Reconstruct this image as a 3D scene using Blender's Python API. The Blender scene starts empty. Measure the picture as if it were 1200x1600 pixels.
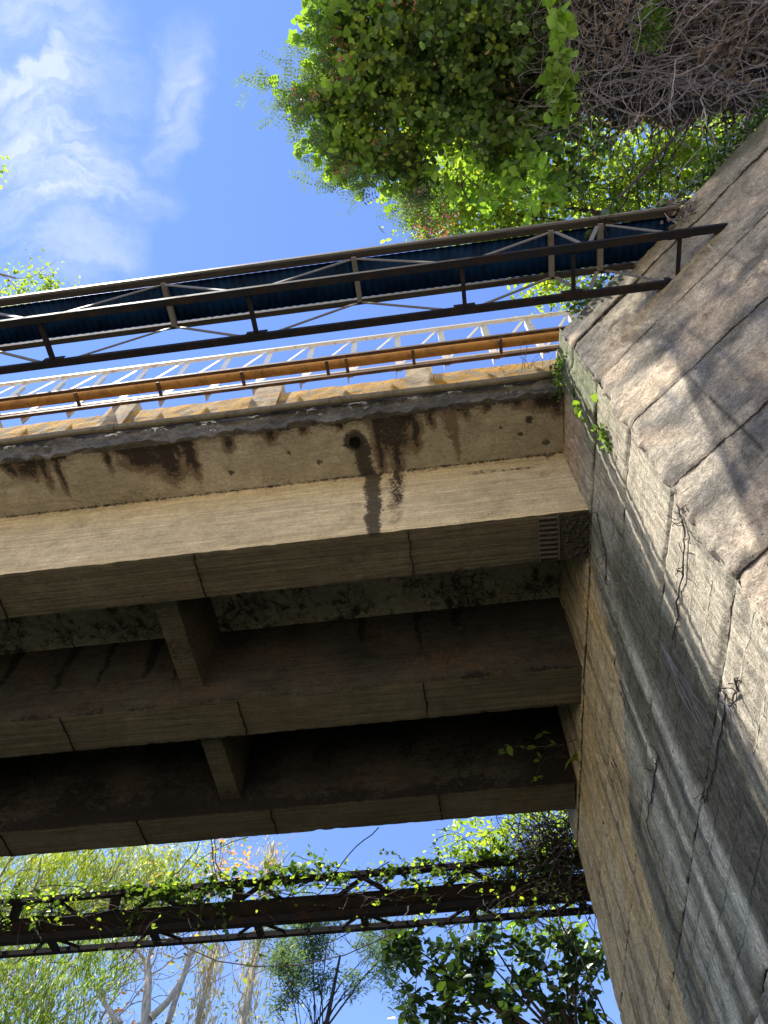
import bpy, math, random
import numpy as np
from mathutils import Vector, Matrix, noise as mn
random.seed(7); rng = np.random.default_rng(7)
sc = bpy.context.scene
C = bpy.data.collections.new('scene'); sc.collection.children.link(C)
PI = math.pi

# ------------------------------------------------------------------ camera (origin = the photographer's eye)
R = np.array([[0.99148755, 0.13014949, 0.0036805], [0.11149432, -0.86329122, 0.49223703], [0.06724174, -0.48763653, -0.87045342]])
FPX = 1186.66
def ray(x, y): return R.T @ np.array([x - 600.0, 800.0 - y, -FPX])
def atz(x, y, z): d = ray(x, y); return d * z / d[2]          # surveyed point at height z
def aty(x, y, Y): d = ray(x, y); return d * Y / d[1]
cd = bpy.data.cameras.new('camera'); cam = bpy.data.objects.new('camera', cd); C.objects.link(cam)
M4 = Matrix([[R[j][i] for j in range(3)] + [0] for i in range(3)] + [[0, 0, 0, 1]])
cam.matrix_world = M4
cd.sensor_fit = 'VERTICAL'; cd.sensor_height = 24; cd.sensor_width = 18; cd.lens = FPX / 1600 * 24
cd.clip_start = .05; cd.clip_end = 3000
sc.camera = cam

# ------------------------------------------------------------------ helpers
class MB:
    def __init__(s): s.v = []; s.f = []; s.c = None
    def add(s, vs, fs):
        b = len(s.v); s.v += [tuple(map(float, p)) for p in vs]; s.f += [tuple(i + b for i in f) for f in fs]; return s
    def box(s, a, b):
        x0, y0, z0 = a; x1, y1, z1 = b
        return s.add([(x0,y0,z0),(x1,y0,z0),(x1,y1,z0),(x0,y1,z0),(x0,y0,z1),(x1,y0,z1),(x1,y1,z1),(x0,y1,z1)],
            [(0,3,2,1),(4,5,6,7),(0,1,5,4),(1,2,6,5),(2,3,7,6),(3,0,4,7)])
    def bar(s, p, q, w, h, up=(0, 0, 1), ch=0):
        p = Vector(p); q = Vector(q); d = (q - p).normalized(); up = Vector(up)
        a = d.cross(up)
        if a.length < 1e-4: a = d.cross(Vector((0, 1, 0)))
        a.normalize(); b = a.cross(d).normalized()
        vs = []
        for e in (p, q):
            for (i, j) in ((-1, -1), (1, -1), (1, 1), (-1, 1)): vs.append(e + a * (w / 2 * i) + b * (h / 2 * j))
        return s.add(vs, [(0,1,2,3),(7,6,5,4),(0,4,5,1),(1,5,6,2),(2,6,7,3),(3,7,4,0)])
    def angle(s, p, q, w, t=.008, up=(0, 0, 1), fy=1, fz=1):    # L-section: one flat flange, one standing flange, butted
        p = Vector(p); q = Vector(q); d = (q - p).normalized(); up = Vector(up)
        a = d.cross(up).normalized(); b = a.cross(d).normalized()
        s.bar(p, q, w, t, up)
        o = a * (fy * (w / 2 - t / 2)) + b * (fz * (w / 2 + t / 2 + .001))
        return s.bar(p + o, q + o, t, w, up)
    def tube(s, pts, rad, n=8, cap=True):
        pts = [Vector(p) for p in pts]; m = len(pts)
        if not hasattr(rad, '__len__'): rad = [rad] * m
        b = len(s.v); ref = None
        for i, p in enumerate(pts):
            d = (pts[min(i + 1, m - 1)] - pts[max(i - 1, 0)])
            if d.length < 1e-9: d = Vector((0, 0, 1))
            d.normalize()
            if ref is None: ref = d.orthogonal().normalized()
            ref = (ref - d * ref.dot(d))
            ref = ref.normalized() if ref.length > 1e-5 else d.orthogonal().normalized()
            o = d.cross(ref)
            for k in range(n):
                t = 2 * PI * k / n; q = p + (ref * math.cos(t) + o * math.sin(t)) * rad[i]
                s.v.append((q.x, q.y, q.z))
        for i in range(m - 1):
            for k in range(n):
                k2 = (k + 1) % n
                s.f.append((b + i * n + k, b + i * n + k2, b + (i + 1) * n + k2, b + (i + 1) * n + k))
        if cap and n > 2:
            s.f.append(tuple(b + k for k in range(n))[::-1]); s.f.append(tuple(b + (m - 1) * n + k for k in range(n)))
        return s
    def build(s, name, mat, parent=None, smooth=False, kind=None):
        me = bpy.data.meshes.new(name); me.from_pydata(s.v, [], s.f)
        if s.c is not None:
            at = me.color_attributes.new('tint', 'FLOAT_COLOR', 'POINT')
            arr = np.ones((len(s.v), 4), np.float32); arr[:, :3] = np.array(s.c, np.float32)[:, :3]
            at.data.foreach_set('color', arr.ravel())
        me.materials.append(mat)
        if smooth: me.polygons.foreach_set('use_smooth', [True] * len(me.polygons))
        me.validate(); me.update()
        o = bpy.data.objects.new(name, me); C.objects.link(o)
        if parent: o.parent = parent; o.matrix_parent_inverse = Matrix.Translation(-parent_world(parent))
        if kind: o['kind'] = kind
        return o
def parent_world(p):
    if p is None: return Vector((0, 0, 0))
    return parent_world(p.parent) + p.matrix_parent_inverse.translation + p.location
def tag(o, label, cat, group=None):
    o['label'] = label; o['category'] = cat
    if group: o['group'] = group
    return o
def empty(name, loc, label, cat, group=None):
    o = bpy.data.objects.new(name, None); C.objects.link(o); o.location = loc; o.empty_display_size = .2
    return tag(o, label, cat, group)
def sm(a, b, x):
    t = min(1, max(0, (x - a) / (b - a))) if a != b else float(x > a); return t * t * (3 - 2 * t)
def fb(x, y, z=0, o=4): return mn.fractal(Vector((x, y, z)), .9, 2.0, o)
def nz(x, y=0, z=0): return mn.noise(Vector((x, y, z)))
def mixc(a, b, t): return tuple(a[i] * (1 - t) + b[i] * t for i in range(3))

# ------------------------------------------------------------------ materials
class NT:
    def __init__(s, name):
        s.m = bpy.data.materials.new(name); s.m.use_nodes = True; s.t = s.m.node_tree; s.n = s.t.nodes; s.l = s.t.links
        s.p = s.n['Principled BSDF']; s.out = s.n['Material Output']
    def node(s, t, **k):
        n = s.n.new(t)
        for a, v in k.items():
            if a.startswith('i_'): n.inputs[a[2:].replace('_', ' ')].default_value = v
            else: setattr(n, a, v)
        return n
    def lk(s, a, b): s.l.new(a, b)
    def coord(s, scale=(1, 1, 1), rot=(0, 0, 0)):
        g = s.node('ShaderNodeNewGeometry'); m = s.node('ShaderNodeMapping'); m.inputs['Scale'].default_value = scale; m.inputs['Rotation'].default_value = rot
        s.lk(g.outputs['Position'], m.inputs['Vector']); return m.outputs[0]
    def noise(s, vec, scale, detail=6, rough=.6, dist=0):
        n = s.node('ShaderNodeTexNoise'); n.inputs['Scale'].default_value = scale; n.inputs['Detail'].default_value = detail
        n.inputs['Roughness'].default_value = rough; n.inputs['Distortion'].default_value = dist; s.lk(vec, n.inputs['Vector']); return n.outputs['Fac']
    def ramp(s, fac, a, b, ca=0, cb=1):
        n = s.node('ShaderNodeMapRange'); n.inputs['From Min'].default_value = a; n.inputs['From Max'].default_value = b
        n.inputs['To Min'].default_value = ca; n.inputs['To Max'].default_value = cb; n.clamp = True; s.lk(fac, n.inputs['Value']); return n.outputs[0]
    def mix(s, fac, a, b, mode='MIX'):
        n = s.node('ShaderNodeMix', data_type='RGBA', blend_type=mode)
        for v, i in ((fac, 0), (a, 6), (b, 7)):
            if isinstance(v, (int, float)): n.inputs[i].default_value = v
            elif isinstance(v, tuple): n.inputs[i].default_value = (*v, 1)
            else: s.lk(v, n.inputs[i])
        return n.outputs[2]
    def math(s, op, a, b=0, c=0):
        n = s.node('ShaderNodeMath', operation=op)
        for v, i in ((a, 0), (b, 1), (c, 2)):
            if isinstance(v, (int, float)): n.inputs[i].default_value = v
            else: s.lk(v, n.inputs[i])
        return n.outputs[0]
    def bump(s, h, strength, dist, prev=None):
        n = s.node('ShaderNodeBump'); n.inputs['Strength'].default_value = strength; n.inputs['Distance'].default_value = dist
        s.lk(h, n.inputs['Height'])
        if prev: s.lk(prev, n.inputs['Normal'])
        return n.outputs[0]
    def fin(s, col, rough=.9, nrm=None, spec=.2, metal=0):
        if isinstance(col, tuple): s.p.inputs['Base Color'].default_value = (*col, 1)
        else: s.lk(col, s.p.inputs['Base Color'])
        if isinstance(rough, (int, float)): s.p.inputs['Roughness'].default_value = rough
        else: s.lk(rough, s.p.inputs['Roughness'])
        s.p.inputs['Specular IOR Level'].default_value = spec; s.p.inputs['Metallic'].default_value = metal
        if nrm: s.lk(nrm, s.p.inputs['Normal'])
        return s.m

def concrete(name, c1, c2, stain=(.02, .017, .015), grain=(.35, 9, 9), blot=.5, tint=False, pit=.5, gr=.25, bs=1.0, speck=.3):
    """cast concrete: board grain, mottling, dirt blotches with ragged edges, pits"""
    t = NT(name); P = t.coord()
    big = t.noise(P, 1.3, 8, .62, .3); fine = t.noise(P, 38, 6, .7); mid = t.noise(P, 7, 7, .65)
    G = t.coord(grain); g1 = t.noise(G, 3.0, 5, .65, .4); g2 = t.noise(G, 11.0, 3, .6)
    col = t.mix(t.ramp(big, .35, .65), c1, c2)
    col = t.mix(t.ramp(mid, .3, .7, 0, .45), col, tuple(.55 * a for a in c1))
    gg = t.math('ADD', t.ramp(g1, .35, .65, 1 - gr * .8, 1 + gr * .5), t.ramp(g2, .35, .65, -gr * .35, gr * .35))
    fgg = t.math('MULTIPLY', gg, t.ramp(fine, .25, .75, .72, 1.28))
    cc = t.node('ShaderNodeVectorMath', operation='SCALE'); t.lk(col, cc.inputs[0]); t.lk(fgg, cc.inputs['Scale']); col = cc.outputs[0]
    # dirt blotches
    bn = t.noise(P, 2.6, 9, .72, .8)
    col = t.mix(t.ramp(bn, .56, .70, 0, blot), col, stain)
    sp = t.noise(P, 22, 3, .55, .2)
    col = t.mix(t.ramp(sp, .66, .72, 0, speck), col, stain)
    if tint:      # 'tint' attribute: r = dark grime and painted shade, g = rusty brown wash, b = pale lime; edges broken by noise
        a = t.node('ShaderNodeVertexColor', layer_name='tint'); sx = t.node('ShaderNodeSeparateColor'); t.lk(a.outputs[0], sx.inputs[0])
        rag = t.math('ADD', t.ramp(t.noise(P, 5.5, 10, .82, 1.8), .32, .68, -.45, .45), t.ramp(t.noise(P, 40, 4, .7), .35, .65, -.16, .16))
        def pres(o): return t.math('ADD', o, t.math('MULTIPLY', rag, t.ramp(o, .02, .35)))
        rd = t.ramp(pres(sx.outputs[0]), .30, .62); gn = t.ramp(pres(sx.outputs[1]), .30, .7)
        bl = t.ramp(pres(sx.outputs[2]), .35, .65)
        col = t.mix(t.math('MULTIPLY', gn, .75), col, (.10, .062, .038))
        col = t.mix(t.math('MULTIPLY', bl, .7), col, (.52, .48, .42))
        col = t.mix(t.math('MULTIPLY', rd, .88), col, stain)
    h = t.math('ADD', t.math('MULTIPLY', g1, .8), t.math('MULTIPLY', mid, .6))
    nb = t.bump(h, .55 * bs, .03)
    v = t.node('ShaderNodeTexVoronoi'); v.inputs['Scale'].default_value = 26; t.lk(P, v.inputs['Vector'])
    nb = t.bump(t.ramp(v.outputs['Distance'], .02, .3), .35 * pit, .012, nb)
    nb = t.bump(fine, .5 * bs, .012, nb)
    return t.fin(col, .93, nb, .12)

def wallmat(name, grain, streak, bs, sg, boards, bamt=.75, jw=.012):
    """cast wall: base colour map in the 'tint' attribute, crisp pour joints, board lines, aggregate and pits in the shader"""
    t = NT(name); P = t.coord()
    a = t.node('ShaderNodeVertexColor', layer_name='tint')
    G = t.coord(grain); g1 = t.noise(G, 3.2, 7, .7, .5)
    fine = t.noise(P, 70, 5, .8); mid = t.noise(P, 7, 9, .74, .4); agg = t.noise(P, 28, 4, .75)
    k = t.math('MULTIPLY', t.ramp(g1, .36, .64, 1 - streak, 1 + streak * .8), t.ramp(fine, .35, .65, .62, 1.38))
    k = t.math('MULTIPLY', k, t.ramp(mid, .36, .64, .72, 1.22)); k = t.math('MULTIPLY', k, t.ramp(agg, .36, .64, .78, 1.2))
    cc = t.node('ShaderNodeVectorMath', operation='SCALE'); t.lk(a.outputs[0], cc.inputs[0]); t.lk(k, cc.inputs['Scale'])
    sp = t.noise(t.coord(sg), 13, 8, .8, .6)
    col = t.mix(t.ramp(sp, .57, .66, 0, .6), cc.outputs[0], (.045, .042, .036)); col = t.mix(t.ramp(sp, .40, .32, 0, .3), col, (.5, .46, .38))
    v = t.node('ShaderNodeTexVoronoi'); v.inputs['Scale'].default_value = 34; t.lk(P, v.inputs['Vector'])
    pit = t.math('MULTIPLY', t.ramp(v.outputs['Distance'], .10, .22, 1, 0), t.ramp(mid, .48, .56)); col = t.mix(t.math('MULTIPLY', pit, .75), col, (.03, .028, .025))
    sx = t.node('ShaderNodeSeparateXYZ'); t.lk(P, sx.inputs[0])
    w1 = t.math('MULTIPLY_ADD', t.noise(P, 2.2, 8, .72), .10, -.05)
    def lines(period, z0, wd, lo, hi, amt):
        f = t.math('FRACT', t.math('DIVIDE', t.math('ADD', t.math('ADD', sx.outputs[2], w1), .5 * period - z0 + 20 * period), period))
        d = t.math('MULTIPLY', t.math('ABSOLUTE', t.math('SUBTRACT', f, .5)), period)
        vis = t.ramp(t.noise(P, 1.7 if period > .5 else 3.1, 5, .7), lo, hi, 0, amt)
        return t.math('MULTIPLY', t.ramp(d, wd * .35, wd, 1, 0), vis)
    ck = lines(.945, 3.14, jw, .38, .5, 1); bl = lines(boards, 3.14, .006, .45, .6, bamt)
    ck = t.math('MAXIMUM', ck, bl); col = t.mix(t.math('MULTIPLY', ck, .92), col, (.018, .016, .014))
    nb = t.bump(t.math('ADD', g1, mid), .7 * bs, .03); nb = t.bump(t.math('SUBTRACT', t.math('ADD', fine, agg), t.math('MULTIPLY', pit, 1.5)), .8, .014, nb)
    nb = t.bump(t.math('SUBTRACT', 1, ck), 1, .02, nb)
    return t.fin(col, .95, nb, .08)

M = {}
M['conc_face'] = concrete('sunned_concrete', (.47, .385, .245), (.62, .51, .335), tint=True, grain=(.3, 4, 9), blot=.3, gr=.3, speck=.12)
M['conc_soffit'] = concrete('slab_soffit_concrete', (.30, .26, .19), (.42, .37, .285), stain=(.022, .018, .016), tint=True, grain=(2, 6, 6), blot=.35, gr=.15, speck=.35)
M['conc_beam'] = concrete('beam_concrete', (.085, .073, .05), (.13, .112, .08), tint=True, grain=(.25, 12, 8), blot=.45, gr=.45, speck=.3)  # undersides and diaphragms coloured darker to stand for their shade
M['conc_dark'] = concrete('shade_dark_concrete', (.036, .034, .029), (.070, .065, .054), stain=(.010, .009, .010), tint=True, grain=(.4, 8, 8), blot=.75, gr=.3, speck=.8)  # girder sides and recesses darkened in colour for the shade between them
M['conc_crust'] = concrete('crumbling_slab_edge', (.06, .055, .05), (.20, .18, .155), stain=(.012, .011, .012), grain=(2, 8, 8), blot=.9, gr=.35, pit=1.2, bs=2.0, speck=.6)
M['wall_front'] = wallmat('streaked_abutment_face', (9, 9, .6), .38, .35, (1.6, 1.6, .22), .236)
M['wall_wing'] = wallmat('weathered_wing_face', (1, 1, 1.3), .2, 1.0, (1, 1, 1), .27, .3, .009)

t = NT('lichen_concrete'); P = t.coord()
n1 = t.noise(P, 6, 8, .75, .4); n2 = t.noise(P, 24, 5, .7)
col = t.mix(t.ramp(n1, .42, .56), (.36, .29, .19), (.62, .35, .06)); col = t.mix(t.ramp(n2, .55, .66, 0, .8), col, (.08, .06, .04))
col = t.mix(t.ramp(t.noise(P, 3, 6, .7), .57, .66, 0, .8), col, (.42, .38, .30))
M['lichen'] = t.fin(col, .95, t.bump(n2, .8, .015), .1)
t = NT('pale_post_concrete'); P = t.coord(); n1 = t.noise(P, 7, 8, .72, .4); n2 = t.noise(P, 30, 5, .7)
col = t.mix(t.ramp(n1, .35, .65), (.30, .26, .19), (.55, .45, .30)); col = t.mix(t.ramp(t.noise(P, 5, 7, .7), .52, .62, 0, .7), col, (.55, .27, .06))
col = t.mix(t.ramp(n2, .58, .68, 0, .6), col, (.09, .08, .07))
M['post'] = t.fin(col, .95, t.bump(n2, .7, .012), .1)

def metal(name, c, rust, amt=.4, rough=.6, sc_=8, m=0, sp=.3):
    t = NT(name); P = t.coord(); n1 = t.noise(P, sc_, 8, .72, .3); n2 = t.noise(P, 40, 4, .6)
    col = t.mix(t.ramp(n1, .62 - amt * .3, .72 - amt * .2, 0, .9), c, rust); col = t.mix(t.ramp(n2, .55, .7, 0, .35), col, tuple(x * .4 for x in rust))
    return t.fin(col, t.ramp(n1, .3, .7, rough - .12, rough + .15), t.bump(n2, .25, .004), sp, m)
M['steel_dark'] = metal('dark_painted_steel', (.014, .015, .02), (.035, .02, .014), .45, .7, sp=.08)
M['steel_grey'] = metal('grey_weathered_steel', (.13, .128, .125), (.15, .10, .07), .4, .6)
M['steel_white'] = metal('white_painted_steel', (.62, .62, .60), (.42, .30, .2), .25, .5, 10)
M['steel_brown'] = metal('brown_painted_rail', (.085, .05, .034), (.22, .10, .04), .5, .7)
M['pipe_rust'] = metal('rust_orange_pipe', (.62, .30, .08), (.30, .14, .05), .4, .7, 5)
M['pipe_grey'] = metal('dull_conduit', (.15, .125, .085), (.075, .06, .04), .4, .55, 6)
M['pipe_dark'] = metal('grimy_pipe', (.016, .014, .013), (.03, .021, .016), .5, .85, 5, sp=.05)
t = NT('blue_corrugated_sheet'); P = t.coord(); n1 = t.noise(P, 4, 6, .6)
M['sheet'] = t.fin(t.mix(t.ramp(n1, .4, .62), (.003, .022, .07), (.002, .010, .035)), .6, t.bump(n1, .05, .01), .08)
t = NT('old_timber'); P = t.coord((.7, 14, 14)); n1 = t.noise(P, 3, 7, .7, .6); P2 = t.coord(); n2 = t.noise(P2, 4, 6, .7)
col = t.mix(t.ramp(n1, .35, .65), (.016, .014, .014), (.045, .038, .033)); col = t.mix(t.ramp(n2, .5, .7, 0, .7), col, (.04, .035, .03))
M['timber'] = t.fin(col, .9, t.bump(n1, .5, .01), .15)
t = NT('rebar_rust'); P = t.coord(); M['rebar'] = t.fin(t.mix(t.noise(P, 30), (.05, .045, .04), (.13, .115, .09)), .9, None, .2)
t = NT('black_crack'); M['crack'] = t.fin((.012, .011, .01), 1, None, 0)
t = NT('river_ground'); P = t.coord(); n1 = t.noise(P, .6, 8, .7); n2 = t.noise(P, 9, 8, .7)
col = t.mix(t.ramp(n1, .4, .6), (.60, .53, .42), (.52, .47, .35)); col = t.mix(t.ramp(n2, .4, .7, 0, .6), col, (.50, .40, .27))
sp_ = t.node('ShaderNodeSeparateXYZ'); t.lk(P, sp_.inputs[0]); yy_ = t.math('ADD', sp_.outputs[1], t.math('MULTIPLY', n1, 3))
col = t.mix(t.ramp(yy_, -2.5, -1), col, (.035, .04, .028))  # pale bank behind the camera added as a light reflector; dark ground elsewhere
M['ground'] = t.fin(col, 1, t.bump(n2, .8, .05), .05)
t = NT('bank_soil'); P = t.coord(); n2 = t.noise(P, 9, 8, .7)
M['soil'] = t.fin(t.mix(t.ramp(n2, .35, .65), (.03, .024, .018), (.07, .055, .035)), 1, t.bump(n2, 1, .05), .05)
def bark(name, a, b):
    t = NT(name); P = t.coord((6, 6, 1.5)); n1 = t.noise(P, 2.5, 7, .7, .4)
    return t.fin(t.mix(t.ramp(n1, .35, .65), a, b), .9, t.bump(n1, .6, .02), .1)
M['bark_pale'] = bark('pale_bark', (.30, .25, .20), (.62, .54, .46)); M['bark_dark'] = bark('dark_bark', (.03, .025, .02), (.09, .07, .055))
M['bark_grey'] = bark('grey_bark', (.14, .12, .10), (.30, .26, .22)); M['twig'] = bark('dead_twig', (.12, .11, .125), (.34, .31, .35))
M['twig_dark'] = bark('dead_twig_core', (.03, .026, .03), (.09, .075, .08))
def leaf(name, cols, trans=.45, rough=.45, spec=.35):
    t = NT(name); g = t.node('ShaderNodeNewGeometry'); r = t.node('ShaderNodeValToRGB')
    e = r.color_ramp.elements; e[0].color = (*cols[0], 1); e[1].color = (*cols[-1], 1); e[0].position = 0; e[1].position = 1
    for i, c in enumerate(cols[1:-1]):
        x = e.new((i + 1) / (len(cols) - 1)); x.color = (*c, 1)
    t.lk(g.outputs['Random Per Island'], r.inputs[0])
    P = t.coord(); n = t.noise(P, 1.1, 4, .6)
    cc = t.node('ShaderNodeVectorMath', operation='SCALE'); t.lk(r.outputs[0], cc.inputs[0]); t.lk(t.ramp(n, .35, .65, .7, 1.3), cc.inputs['Scale'])
    t.fin(cc.outputs[0], rough, None, spec)
    tr = t.node('ShaderNodeBsdfTranslucent'); c2 = t.mix(1.0, cc.outputs[0], (1.9, 1.75, .7), 'MULTIPLY'); t.lk(c2, tr.inputs[0])
    mx = t.node('ShaderNodeMixShader'); mx.inputs[0].default_value = trans; t.lk(t.p.outputs[0], mx.inputs[1]); t.lk(tr.outputs[0], mx.inputs[2])
    t.lk(mx.outputs[0], t.out.inputs[0]); return t.m
M['leaf_vine'] = leaf('heart_leaf', [(.02, .045, .015), (.06, .12, .025), (.13, .23, .04), (.035, .075, .02), (.10, .14, .04)], .38)
M['leaf_bright'] = leaf('bright_leaf', [(.11, .22, .03), (.20, .34, .05), (.15, .27, .04)], .45)
M['leaf_fine'] = leaf('fine_leaf', [(.08, .15, .03), (.18, .28, .04), (.28, .36, .05), (.10, .19, .05)], .5)
M['leaf_yellow'] = leaf('yellow_green_leaf', [(.16, .24, .035), (.30, .38, .05), (.36, .40, .07), (.14, .22, .04)], .5)
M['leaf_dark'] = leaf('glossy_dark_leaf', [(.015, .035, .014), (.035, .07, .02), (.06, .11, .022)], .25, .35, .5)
M['leaf_blue'] = leaf('bluish_leaf', [(.07, .13, .09), (.12, .19, .12), (.09, .15, .08)], .35)
M['leaf_dull'] = leaf('dull_leaf', [(.12, .15, .06), (.20, .22, .09), (.26, .24, .12)], .4)
M['leaf_pale'] = leaf('pale_leaf', [(.45, .55, .42), (.55, .62, .50)], .4)
M['blossom'] = leaf('pink_blossom', [(.55, .10, .18), (.65, .22, .28), (.45, .10, .14)], .4)
M['orange_leaf'] = leaf('orange_leaf', [(.50, .20, .05), (.55, .28, .08)], .45)
M['moss_hang'] = leaf('hanging_moss', [(.44, .38, .30), (.56, .50, .40), (.48, .44, .33)], .3, .9, .1)
M['dull_mix'] = leaf('yellowing_leaf', [(.35, .32, .06), (.25, .16, .07), (.30, .35, .08)], .4)
M['dead_leaf'] = leaf('withered_leaf', [(.10, .075, .07), (.20, .16, .15), (.06, .045, .05)], .3, .8, .1)

# ------------------------------------------------------------------ leaves
def _tmpl(kind):
    if kind == 'heart':   # folded heart
        v = [(0,0,0),(-.12,.32,.07),(.25,.50,.06),(.65,.33,.0),(1,0,-.14),(.65,-.33,.0),(.25,-.50,.06),(-.12,-.32,.07),(.45,0,-.05)]
        f = [(0,8,2,1),(8,3,2),(8,4,3),(8,5,4),(8,6,5),(0,7,6,8)]
    elif kind == 'oval':
        v = [(0,0,0),(.3,.24,.05),(.7,.22,.03),(1,0,-.1),(.7,-.22,.03),(.3,-.24,.05),(.5,0,-.04)]
        f = [(0,6,1),(6,2,1),(6,3,2),(6,4,3),(6,5,4),(0,5,6)]
    elif kind == 'lance':
        v = [(0,0,0),(.35,.09,.02),(1,0,-.12),(.35,-.09,.02)]
        f = [(0,3,2,1)]
    elif kind == 'tiny':
        v = [(0,0,0),(.5,.3,.04),(1,0,0),(.5,-.3,.04)]
        f = [(0,1,2),(0,2,3)]
    elif kind == 'frond':   # pinnate sprig: rachis of paired leaflets, one island each
        v = []; f = []
        for i in range(6):
            x = i / 6 + .06
            for sg in (1, -1):
                b = len(v); w = .26 * (1 - .35 * abs(x - .5))
                v += [(x, 0, 0), (x + .02, sg * w * .5, .02), (x + .10, sg * w, 0), (x + .10, sg * w * .5, .0)]; f.append((b, b + 1, b + 2, b + 3))
    return np.array(v, float), f
TM = {k: _tmpl(k) for k in ('heart', 'oval', 'lance', 'tiny', 'frond')}
def leaves(name, pos, size, mat, parent=None, kind='oval', droop=.3, dirs=None, flat=.5, kindtag=None):
    """one island per leaf: position, random heading, face roughly upward"""
    pos = np.asarray(pos, float); n = len(pos)
    if n == 0: return None
    T, F = TM[kind]; a = rng.uniform(0, 2 * PI, n)
    d = np.stack([np.cos(a), np.sin(a), rng.normal(-droop, .45, n)], 1)
    if dirs is not None: d = d * .45 + np.asarray(dirs)
    d /= np.linalg.norm(d, axis=1)[:, None] + 1e-9
    up = rng.normal(0, flat, (n, 3)) + np.array([0, 0, 1.0])
    s = np.cross(up, d); s /= np.linalg.norm(s, axis=1)[:, None] + 1e-9; u = np.cross(d, s)
    sz = size * rng.uniform(.45, 1.35, n)
    V = pos[:, None, :] + sz[:, None, None] * (T[None, :, 0:1] * d[:, None, :] + T[None, :, 1:2] * s[:, None, :] + T[None, :, 2:3] * u[:, None, :])
    k = len(T); V = V.reshape(-1, 3)
    loops = []; st = []; tot = []
    base = np.arange(n)[:, None] * k
    fl = [(base + np.array(f)[None, :]) for f in F]
    idx = np.concatenate([x.ravel() for x in fl]); sizes = np.concatenate([np.full(n, len(f)) for f in F])
    me = bpy.data.meshes.new(name); me.vertices.add(len(V)); me.vertices.foreach_set('co', V.ravel())
    me.loops.add(len(idx)); me.loops.foreach_set('vertex_index', idx.astype(np.int32))
    me.polygons.add(len(sizes)); me.polygons.foreach_set('loop_start', np.concatenate([[0], np.cumsum(sizes)[:-1]]).astype(np.int32))
    me.update(calc_edges=True); me.materials.append(mat); me.validate()
    o = bpy.data.objects.new(name, me); C.objects.link(o)
    if parent: o.parent = parent; o.matrix_parent_inverse = Matrix.Translation(-parent_world(parent))
    if kindtag: o['kind'] = kindtag
    return o
def blob(c, r, n, shell=.5, lump=.25):
    """n points in a lumpy ellipsoid, denser toward its skin"""
    c = np.array(c, float); r = np.array(r if hasattr(r, '__len__') else (r, r, r), float)
    d = rng.normal(0, 1, (n, 3)); d /= np.linalg.norm(d, axis=1)[:, None]
    q = rng.uniform(0, 1, n) ** (1 / 3 * (1 - shell))
    k = np.array([1 + lump * 2 * mn.noise(Vector(x) * 1.7 + Vector(c)) for x in d])
    return c + d * r * (q * k)[:, None]
def clumps(c, r, nc, nl, cr=.25, shell=.3):
    """leaf sprays: nc tufts of nl leaves, spread through an ellipsoid"""
    cs = blob(c, r, nc, shell); out = []
    for p in cs: out.append(p + rng.normal(0, cr * rng.uniform(.4, 1), (nl, 3)) * np.array([1, 1, .7]))
    return np.concatenate(out)
def wander(p, d, L, n, curl=.25, grav=0.0):
    p = Vector(p); d = Vector(d).normalized(); pts = [p.copy()]
    for i in range(n):
        d = (d + Vector(rng.normal(0, curl, 3)) + Vector((0, 0, -grav))).normalized(); p = p + d * (L / n); pts.append(p.copy())
    return pts
def branch(mb, p, d, L, r, depth, tips, split=3, curl=.12, spread=.7, lift=.1, shrink=.68):
    pts = wander(p, d, L, 5, curl, -lift); m = len(pts)
    mb.tube(pts, [r * (1 - .45 * i / (m - 1)) for i in range(m)], 7 if r > .04 else (5 if r > .012 else 3), cap=False)
    dd = (pts[-1] - pts[-2]).normalized()
    if depth == 0:
        tips.append((pts[-1], dd)); tips.append((pts[3], dd)); return
    if depth == 1: tips.append((pts[-1], dd))
    for i in range(split):
        o = Vector(rng.normal(0, 1, 3)); o = (o - dd * o.dot(dd)).normalized()
        q = pts[-1] if i < 2 else pts[3]
        branch(mb, q, (dd + o * spread * rng.uniform(.5, 1.2)).normalized(), L * shrink * rng.uniform(.8, 1.15), r * .58, depth - 1, tips, split, curl, spread, lift, shrink)

# ------------------------------------------------------------------ ground and bank (structure)
def terrain(name, x0, x1, y0, y1, nx, ny, zf, mat):
    mb = MB(); vs = []; fs = []
    for j in range(ny + 1):
        for i in range(nx + 1):
            x = x0 + (x1 - x0) * i / nx; y = y0 + (y1 - y0) * j / ny; vs.append((x, y, zf(x, y)))
    for j in range(ny):
        for i in range(nx):
            a = j * (nx + 1) + i; fs.append((a, a + 1, a + nx + 2, a + nx + 1))
    return mb.add(vs, fs).build(name, mat, smooth=True, kind='structure')
terrain('ground', -600, 600, -600, 600, 400, 400, lambda x, y: -1.6 + .15 * fb(x * .3, y * .3) + 12 * min(1, max(0, (-3 - y) / 22)) + 5 * sm(16, 60, y), M['ground'])  # slope behind the camera is added, unseen, to bounce light onto the girder
def bankz(x, y):      # earth fill behind the abutment
    s = (x - 1.44) * .678 + (y - 2.40) * .735 if y < 2.4 else x - 1.3
    return -1.75 + 9.1 * sm(.5, 1.0, s) + .25 * fb(x * .8, y * .8)
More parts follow.
